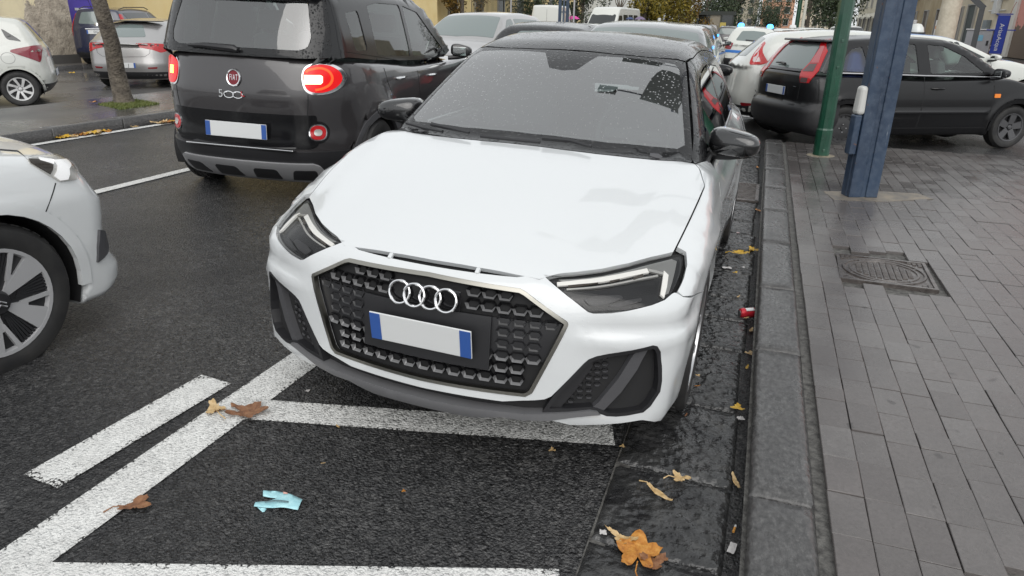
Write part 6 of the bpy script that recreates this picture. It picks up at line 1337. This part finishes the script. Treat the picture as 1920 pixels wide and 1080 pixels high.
for j in range(7):
    opening(lb_, 3+j*5.8, 1.5, 2.2, 2.6, mat('shop_dark', (.03, .03, .03), .4), 'door'); opening(lb_, 3+j*5.8, 5., 1.2, 1.6, darkglass)
    MB().add([(-.05, 1+j*5.8, 3.4), (-.05, 5+j*5.8, 3.4), (-2.2, 5+j*5.8, 2.7), (-2.2, 1+j*5.8, 2.7), (-2.2, 5+j*5.8, 2.5), (-2.2, 1+j*5.8, 2.5)], [(0, 1, 2, 3), (3, 2, 4, 5)]).build('awning', mat('awning_cloth', (.55, .53, .45), .8), lb_)
for nm, x, y, w_, d_, h, m, lb in (('far_tower', 1.0, 235, 9, 10, 34, speckle(mat('terracotta', (.48, .25, .16), .85), (.42, .22, .14), (.54, .3, .2), .2, .1, 5.), 'tall terracotta building closing the street'), ('far_block', -10, 250, 10, 10, 21, mat('cream_render'), 'pale cream block at the end of the street'), ('far_block', 12, 240, 9, 10, 26, bei, 'beige block right of the terracotta building')):
    o = empty(nm, (x, y, 0), 0, lb, 'building'); MB().box((0, d_/2, h/2), (w_, d_, h)).build('wall', m, o); MB().box((0, d_/2, h+.2), (w_+.6, d_+.6, .4)).build('cornice', mat('sill_stone', (.35, .34, .32), .7), o)
    for a in range(3):
        for b in range(int(h/3.4)):
            f = MB(); zx, zz = (a-1)*w_*.3, 2.5+b*3.3
            for q, r_, s1, s2 in ((0, .95, 1.5, .15), (0, -.95, 1.5, .15), (-.7, 0, .15, 1.9), (.7, 0, .15, 1.9)): f.box((zx+q, -.05, zz+r_), (s1, .2, s2))
            fo_ = f.build('window', mat('frame_paint', (.35, .34, .32), .6), o); MB().box((zx, -.02, zz), (1.3, .08, 1.8)).build('pane', darkglass, fo_)
# totem, cabinet, shelter, kiosk
x, y = pos(1862, 35, -.04); tt = empty('totem_sign', (x, y, -.04), -.35, 'blue and grey totem sign with white vertical lettering before the pink wall', 'sign'); tt.scale = (.72, .72, .72)
tb = mat('totem_blue', (.012, .035, .30), .4)
MB().box((0, 0, 1.8), (.72, .22, 2.5)).build('blue_panel', tb, tt, bevel=.02); MB().box((0, 0, .28), (.70, .24, .56)).build('grey_base', grm, tt, bevel=.02)
for z_, w_ in ((3.12, .95), (2.1, 1.7)): MB().box((0, .0, z_), (w_, .16, .07)).build('cross_bar', tb, tt)
MB().tube([(.3, 0, 3.1), (.42, 0, 3.7), (.5, 0, 3.9)], .018, 6).build('hose_arm', mat('hose_brown', (.3, .08, .05), .6), tt)
text('AriaeAcqua', 'lettering', platew, tt, Matrix.Translation((0, -.115, 1.62)) @ Matrix.Rotation(math.pi/2, 4, 'X') @ Matrix.Rotation(-math.pi/2, 4, 'Z'), .38, .004)
x, y = pos(1826, 38, 0); cb = empty('service_cabinet', (x, y, 0), -.3, 'light grey service cabinet with a blue sticker beside the totem sign', 'cabinet')
MB().box((0, 0, .75), (1.2, .5, 1.4)).build('box', mat('cabinet_grey', (.36, .37, .39), .5), cb, bevel=.02); MB().box((0, 0, 1.48), (1.3, .6, .06)).build('lid', platew, cb, bevel=.01); MB().box((.05, -.255, 1.05), (.32, .01, .3)).build('sticker', mat('pale_blue', (.2, .45, .6), .5), cb); MB().box((.45, -.26, .8), (.1, .04, .25)).build('lock', plastic, cb); MB().box((0, 0, .03), (1.1, .45, .06)).build('plinth', mortar, cb)
x, y = pos(1848, 39, 0); o = empty('potted_plant', (x, y, 0), 0, 'spiky green plant between the cabinet and the totem sign', 'plant'); MB().lathe([(0, 0), (.16, 0), (.2, .35), (.18, .36), (0, .33)], 12).build('pot', mat('dark_plinth'), o, True); leafy('leaves', fd, 120, (0, 0, .9), (.35, .35, .55), .18, o, 61)
x, y = pos(1738, 36, 0); sh = empty('canopy_frame', (x, y, 0), -.25, 'dark grey angular canopy frame round the cream column', 'canopy'); dg_ = mat('frame_grey', (.075, .08, .085), .5)
for a in (-1.9, 1.9): MB().box((a, 0, 1.3), (.24, .24, 2.6)).build('leg', dg_, sh)
for a, r_ in ((-1.5, -.7), (1.5, .7)): MB().box((a, 0, 2.85), (1.25, .26, .26), ry=r_).build('brace', dg_, sh)
MB().box((0, 0, 3.2), (2.3, .28, .3)).build('beam', dg_, sh)
for i, (xx, c_) in enumerate(((-.9, 1), (.55, 2))):
    pm = empty('fuel_pump', (x+xx, y+1.2, 0), -.25, ['white and orange pump left of the cream column', 'white and orange pump right of the cream column'][i], 'pump'); MB().box((0, 0, .95), (.55, .4, 1.9)).build('cabinet', platew, pm, bevel=.03); MB().box((0, -.2, 1.55), (.5, .03, .14)).build('orange_band', mat('orange_paint', (.6, .2, .03), .5), pm); MB().box((0, -.2, 1.2), (.36, .03, .3)).build('display', gloss, pm)
x, y = pos(1327, 62, 0); kk = empty('kiosk', (x, y, 0), 0, 'dark glazed kiosk below the evergreen trees', 'kiosk'); MB().box((0, 0, 2.45), (4.2, 2.4, .3)).build('roof', im, kk)
for a in (-2, -1, 0, 1, 2): MB().box((a, -1.1, 1.2), (.12, .12, 2.4)).build('mullion', im, kk)
for a in (-1.5, -.5, .5, 1.5): MB().box((a, -1.05, 1.2), (.86, .05, 2.2)).build('pane', [darkglass, mat('shop_glow', (.25, .22, .17), .3)][int(a > 0 and a < 1)], kk)
MB().box((1.2, -1.2, 1.5), (.5, .05, .4)).build('yellow_notice', mat('notice_yellow', (.5, .4, .1), .6), kk)

# ---------------------------------------------------------------- people under umbrellas
def person(x, y, z, coat, label, seed, rz=0):
    sk = [(0, 0, .95), (0, 0, 1.2), (0, .01, 1.42), (0, .0, 1.52), (0, -.02, 1.62), (0, -.01, 1.74), (.19, 0, 1.40), (.25, -.04, 1.15), (.13, -.24, 1.22), (-.19, 0, 1.40), (-.24, .02, 1.12), (-.24, -.04, .86), (.10, 0, .90), (.11, -.06, .50), (.11, .02, .07), (.11, -.12, .03), (-.10, 0, .90), (-.11, .06, .50), (-.11, .14, .07), (-.11, .02, .03)]
    e = [(0, 1), (1, 2), (2, 3), (3, 4), (4, 5), (2, 6), (6, 7), (7, 8), (2, 9), (9, 10), (10, 11), (0, 12), (12, 13), (13, 14), (14, 15), (0, 16), (16, 17), (17, 18), (18, 19)]
    R_ = [.15, .15, .15, .055, .09, .07, .07, .055, .04, .07, .055, .04, .095, .07, .05, .04, .095, .07, .05, .04]
    root = empty('person', (x, y, z), rz, label, 'person'); me = bpy.data.meshes.new('body'); me.from_pydata(sk, e, []); o = link('body', me, root); me.materials.append(coat)
    md = o.modifiers.new('skin', 'SKIN'); sv = me.skin_vertices[0].data
    for i, r_ in enumerate(R_): sv[i].radius = (r_, r_*.85)
    sv[0].use_root = True; s2 = o.modifiers.new('sub', 'SUBSURF'); s2.levels = s2.render_levels = 1
    MB().lathe([(0, .12), (.06, .10), (.095, .04), (.098, -.02), (.085, -.08)], 12, c=(0, .005, 1.66)).build('hair', mat('dark_hair', (.015, .012, .01), .7), root, True); return root
def umbrella(x, y, z, m, label, r=.5, h=.22, tilt=0.):
    o = empty('umbrella', (x, y, z), 0, label, 'umbrella'); o.rotation_euler.y = tilt; v = [(0, 0, h)]; f = []; n = 16
    for k_ in range(1, 6):
        for j in range(n): a = 2*math.pi*j/n; q = r*k_/5*(1-(.06 if j % 2 and k_ == 5 else 0)); v.append((q*math.cos(a), q*math.sin(a), h*(1-(k_/5)**2)-(.0 if j % 2 == 0 else -.02)*(k_ == 5)))
    f = [(0, 1+j, 1+(j+1) % n) for j in range(n)]+[(1+(k_-1)*n+j, 1+k_*n+j, 1+k_*n+(j+1) % n, 1+(k_-1)*n+(j+1) % n) for k_ in range(1, 5) for j in range(n)]
    obj('canopy', v, f, m, o, True); MB().tube([(0, 0, h+.06), (0, 0, -.75)], .008, 6).build('shaft', grm, o); MB().tube([(0, 0, -.75), (0, 0, -.86), (.03, 0, -.89), (.06, 0, -.86)], .012, 6).build('handle', plastic, o, True)
cloth = mat('dark_coat', (.02, .02, .024), .8)
for i, (u, v_, zc, wpx, c_, nm) in enumerate(((991, 37, 34, 31, (.55, .02, .06), 'red umbrella over a dark-haired person behind the queue'), (1076, 36, 44, 23, (.6, .05, .30), 'pink umbrella in front of the minibus'), (972, 35, 42, 26, (.012, .012, .016), 'black umbrella left of the red one'), (1200, 37, 40, 22, (.16, .12, .2), 'purple-grey umbrella above the grey crossover roof'), (1181, 36.5, 42, 17, (.03, .05, .13), 'dark blue umbrella beside the purple-grey one'))):
    p = O+FW*zc+(u-960)/F_PX*zc*RT-(v_-540)/F_PX*zc*UP; g0 = road_z(p[0])
    umbrella(p[0], p[1], p[2], mat('umbrella_cloth_%s' % 'abcde'[i], c_, .6), nm, wpx*zc/F_PX/2, .26*wpx*zc/F_PX); person(p[0]-.13, p[1]+.24, p[2]-1.86, cloth, 'person in dark clothes holding the '+nm.split(' umbrella')[0]+' umbrella', i)

# ---------------------------------------------------------------- litter and leaves
def leaf_mat(nm, a, b, c_):
    m = mat(nm, a, .45); k = N(m); p = k.pos(); k.to('Base Color', k.ramp(k.noise(p, 45., 5, .65), [(.28, a), (.5, b), (.72, c_)])); k.to('Normal', k.bump(k.noise(p, 130., 3), .5, .003)); return m
lm = {'brown': leaf_mat('brown_leaf', (.09, .032, .012), (.20, .085, .035), (.30, .15, .07)), 'orange': leaf_mat('orange_leaf', (.20, .065, .012), (.45, .18, .03), (.60, .30, .07)), 'tan': leaf_mat('tan_leaf', (.34, .20, .08), (.52, .36, .17), (.62, .46, .26)), 'yellow': leaf_mat('yellow_leaf', (.34, .19, .015), (.58, .35, .03), (.66, .45, .08))}
def leaf(u, v_, size, kind, rot, shape='maple', label=None, group=None, curl=.25, zf=None, stem=True, sx=1., seed=0, z=None):
    rg = np.random.default_rng(seed+int(u*7+v_)); zg = z if z is not None else None
    size *= 1.6 if z is None else 1.; curl *= .62
    p = gr(u, v_) if z is None else gz(u, v_, z)
    if z is None and p[0] < -6: p[0] = max(p[0], -7.74+RO(0, .12))
    zz = (road_z(p[0]) if z is None else z)+(.0205 if -.335 < p[0] < .09 and z is None else .006)
    n = 40; out = []
    for i in range(n):
        t = 2*math.pi*i/n
        if shape == 'maple': r_ = .58+.36*abs(math.cos(2.5*t))**1.4+.08*math.cos(t)+rg.uniform(-.07, .07)-(.25 if abs(t-math.pi) < .25 else 0)
        elif shape == 'torn': r_ = .62+.25*math.sin(3*t+seed)+rg.uniform(-.13, .13)
        else: r_ = (.95 if abs(math.cos(t)) > .9 else .62)*(1-.25*math.sin(t)**2)+rg.uniform(-.03, .03); 
        y_ = .55 if shape == 'oval' else .85
        out.append((r_*math.cos(t)*size*sx, r_*math.sin(t)*size*y_))
    o2 = out; gsz = size*.16; V2, T = cdt(resample(o2, gsz), [], gsz); ph = rg.uniform(0, 6, 4); s_ = size
    Z = [curl*s_*(.5*(x/s_)**2+.55*(y/s_)**2*(1+.5*math.sin(ph[3]))+.16*math.sin(9*x/s_+ph[0])*math.cos(7*y/s_+ph[1])+.10*math.sin(19*y/s_+ph[2]+5*x/s_)-.12*abs(y/s_)) for x, y in V2]; z0 = min(Z)
    verts = [(x, y, z-z0+.002) for (x, y), z in zip(V2, Z)]
    o = empty('leaf', (p[0], p[1], zz), rot, label, 'leaf', group) if stem else None
    b = obj('blade' if stem else 'leaf', verts, T.tolist(), lm[kind], o, True)
    if stem: MB().tube([(-.45*size*sx, 0, .006), (-1.0*size*sx, .05*size, .012), (-1.45*size*sx, -.12*size, .004)], [.0022, .002, .0026], 6).build('stem', lm[kind], o, True)
    else: b.location = (p[0], p[1], zz); b.rotation_euler.z = rot; tag(b, label, 'leaf', group)
    return o or b
leaf(462, 776, .048, 'brown', .35, 'maple', 'large crumpled brown leaf lying where the white lines meet', curl=.55, sx=1.25)
leaf(404, 770, .036, 'tan', 2.6, 'torn', 'tan crumpled leaf half beneath the large brown leaf', curl=.6, sx=1.2, seed=2)
leaf(258, 950, .033, 'brown', .72, 'torn', 'small brown leaf with a long stem on the diagonal white line', curl=.4, sx=1.25, seed=4)
leaf(1195, 1048, .056, 'orange', 1.7, 'maple', 'big orange-brown maple leaf at the bottom edge by the gutter', curl=.3)
leaf(1225, 1064, .034, 'brown', .2, 'torn', 'ragged brown leaf overlapping the big orange maple leaf', curl=.5, seed=6, stem=False)
leaf(1235, 936, .030, 'tan', -.62, 'oval', 'smooth tan leaf with a thin stalk on the wet gutter stone', curl=.35, sx=1.3)
leaf(1275, 907, .027, 'tan', .3, 'torn', 'curled pale tan leaf right of the smooth tan leaf', curl=.7, seed=8)
leaf(1165, 1020, .022, 'tan', 2.9, 'torn', 'thin torn tan leaf strip above the big maple leaf', curl=.5, sx=2.0, seed=9, stem=False)
leaf(1384, 481, .040, 'yellow', .1, 'maple', 'bright yellow leaf beside the car in the gutter', curl=.6, seed=3)
leaf(1412, 475, .042, 'yellow', 1.2, 'torn', 'bright yellow leaf against the kerb face', curl=.8, seed=5)
leaf(1379, 908, .022, 'tan', 1.9, 'oval', 'tan curled leaf standing against the kerb near the bottom', curl=.5, sx=1.4, stem=False)
FRAG = ['yellow curled leaf against the kerb touching the white paper scrap', 'small yellow leaf in the kerb joint above the white paper scrap', 'tan leaf in the kerb joint a step nearer than the crushed can', 'tan leaf just below the crushed red can', 'orange leaf in the gutter beyond the bright yellow leaves', 'tan leaf bit touching the crushed red can', 'yellow leaf bit on the gutter below the bright yellow leaves', 'tan leaf bit on the slab joint above the crushed can', 'tan leaf beneath the tip of the right door mirror', 'orange leaf in the gutter beyond the drain grate', 'tiny tan leaf bit beside the front tyre, upper of two', 'tiny orange leaf bit beside the front tyre, lower of two', 'tan leaf sliver where asphalt meets the gutter stone', 'brown leaf bit on the slab in front of the tyre', 'tan leaf sliver on dark asphalt below the front lip', 'tan sliver on the bay line under the grille', 'orange speck of leaf right of the blue wrapper', 'tiny tan leaf speck above and right of the blue wrapper', 'tan leaf by the drain grate nearest its far end']
HEAP = ['leftmost yellow leaf of the heap at the island kerb', 'yellow-tan leaf second from left in the island kerb heap', 'orange leaf third from left in the island kerb heap', 'large yellow leaf in the middle of the island kerb heap', 'tan leaf right of middle in the island kerb heap', 'orange leaf just right of the island kerb heap', 'small yellow leaf right of the island kerb heap', 'tan leaf on the gutter in front of the tree, left of a pair', 'orange leaf on the gutter in front of the tree, right of a pair', 'large yellow leaf nearest the dark grey family car', 'lone tan leaf between the kerb heap and the pair', 'orange leaf lying at the left corner of the grass square', 'yellow leaf at the kerb under the peeling wall']
for i, (u, v_, s_, kd) in enumerate(((1381, 773, .024, 'yellow'), (1400, 692, .016, 'yellow'), (1405, 665, .02, 'tan'), (1408, 622, .02, 'tan'), (1425, 397, .035, 'orange'), (1398, 603, .014, 'tan'), (1378, 517, .016, 'yellow'), (1383, 563, .014, 'tan'), (1395, 295, .04, 'tan'), (1420, 318, .03, 'orange'), (1308, 712, .010, 'tan'), (1306, 732, .010, 'orange'), (1166, 846, .010, 'tan'), (1285, 787, .010, 'brown'), (1035, 847, .012, 'tan'), (634, 803, .010, 'tan'), (757, 924, .007, 'orange'), (606, 872, .006, 'tan'), (1372, 326, .02, 'tan'))):
    leaf(u, v_, s_, kd, RO(0, 6), ['torn', 'oval'][i % 2], FRAG[i], 'small leaf fragments in the gutter and on the road', curl=.5, seed=i+20, stem=False)
for i, (u, v_, s_) in enumerate(((90, 258, .07), (105, 256, .08), (118, 252, .09), (132, 249, .1), (146, 250, .08), (175, 246, .06), (186, 247, .05), (264, 230, .09), (276, 228, .07), (297, 227, .08), (224, 237, .04), (176, 193, .08), (135, 138, .10))):
    leaf(u, v_, s_, ['yellow', 'tan', 'orange'][i % 3], RO(0, 6), ['maple', 'torn'][i % 2], HEAP[i], 'autumn leaves along the left island kerb', curl=.7, seed=i+50, stem=False, z=None if i < 11 else (.27 if i == 11 else .14))
# light blue wrapper
p = gr(524, 944); o = empty('wrapper', (p[0], p[1], road_z(p[0])+.004), 0, 'crumpled light blue paper wrapper on the asphalt', 'litter')
cy = speckle(mat('pale_blue_paper', (.33, .62, .68), .6), (.30, .57, .63), (.42, .70, .74), 40., .2, 60.)
def gpts(L_): return [(gr(*q)[0]-p[0], gr(*q)[1]-p[1]) for q in L_]
def flap(pts, h, nm, m=cy):
    q = gpts(zoom(440, 880, 9, pts)); q = q if area(q) > 0 else q[::-1]; V2, T = cdt(resample(q, .012), [], .012); v = [(x, y, h(x, y)) for x, y in V2]; o_ = obj(nm, v, T.tolist(), m, o, True); md = o_.modifiers.new('thick', 'SOLIDIFY'); md.thickness = .0012
flap([(485, 405), (735, 388), (1000, 490), (1150, 545), (1070, 720), (900, 700), (560, 665), (330, 670), (350, 590), (560, 560), (720, 520), (485, 495)], lambda x, y: .004+.003*math.sin(60*x+20*y)+.004*math.sin(35*y+1)**2, 'sheet')
flap([(380, 665), (540, 670), (500, 725), (470, 728)], lambda x, y: .003+.004*math.sin(80*x), 'torn_corner')
flap([(510, 600), (700, 578), (920, 612), (910, 640), (700, 605), (520, 620)], lambda x, y: .0125+.001*math.sin(50*x), 'dark_print', mat('grey_print', (.12, .2, .22), .6))
flap([(820, 440), (900, 460), (905, 480), (830, 475)], lambda x, y: .0125, 'pink_print', mat('pink_print', (.6, .35, .3), .6))
# red crushed can
p = gr(1402, 597); o = empty('crushed_can', (p[0], p[1], road_z(p[0])+.035), .5, 'crushed red and white can in the gutter near the kerb', 'litter')
MB().lathe([(.018, -.055), (.026, -.05), (.030, -.03), (.024, -.012), (.029, .012), (.027, .04), (.018, .05), (0, .048)], 14, 'x').build('can', mat('can_red', (.5, .02, .035), .3, metal=.2), o, True); MB().box((0, -.012, .025), (.05, .022, .004), rx=.35).build('white_label', platew, o); MB().lathe([(0, -.056), (.019, -.056), (.019, -.05)], 12, 'x').build('can_end', satin, o)
for i, (u, v_, rot, lb) in enumerate(((1374, 1003, 1.4, 'orange-tipped cigarette end in the dark joint by the kerb'),)):
    p = gr(u, v_); o = empty('cigarette_end', (p[0], p[1], road_z(p[0])+.012), rot, lb, 'litter'); MB().tube([(0, 0, 0), (.024, 0, 0)], .004, 8).build('filter', mat('filter_orange', (.6, .28, .06), .7), o); MB().tube([(.024, 0, 0), (.036, 0, 0)], .0038, 8).build('paper', platew, o)
def scrap(u, v_, s_, lb, rot=0., m=None, asp=1.):
    p = gr(u, v_); rg = np.random.default_rng(int(u)); v = []; n = 7
    for a in range(n):
        for b in range(n): v.append(((a/(n-1)-.5)*s_*asp+rg.uniform(-.1, .1)*s_*.3, (b/(n-1)-.5)*s_+rg.uniform(-.1, .1)*s_*.3, .004+rg.uniform(0, .22)*s_))
    o = obj('paper_scrap', v, [(a*n+b, (a+1)*n+b, (a+1)*n+b+1, a*n+b+1) for a in range(n-1) for b in range(n-1)], m or mat('wet_paper', (.55, .53, .52), .6), None, True, loc=(p[0], p[1], road_z(p[0])+(.018 if -.335 < p[0] < .09 else .004)), rz=rot); tag(o, lb, 'litter')
scrap(1388, 788, .028, 'white paper scrap beside a yellow leaf by the kerb', .4); scrap(1372, 1032, .022, 'shredded white paper below the cigarette end', 1.4, asp=2.4); scrap(1130, 1009, .022, 'pale tissue scrap at the edge of the asphalt', .2); scrap(1362, 508, .03, 'flat white scrap between gutter stones', .1, asp=2.); scrap(1393, 507, .02, 'small white scrap beside the yellow leaf', .8); scrap(1383, 442, .022, 'pinkish tissue scrap beyond the yellow leaves', .3, mat('pink_tissue', (.5, .38, .38), .6)); scrap(577, 736, .016, 'tiny white scrap on the road by the front lip', 0); scrap(1338, 490, .016, 'little white scrap next to the rear sill', .5)
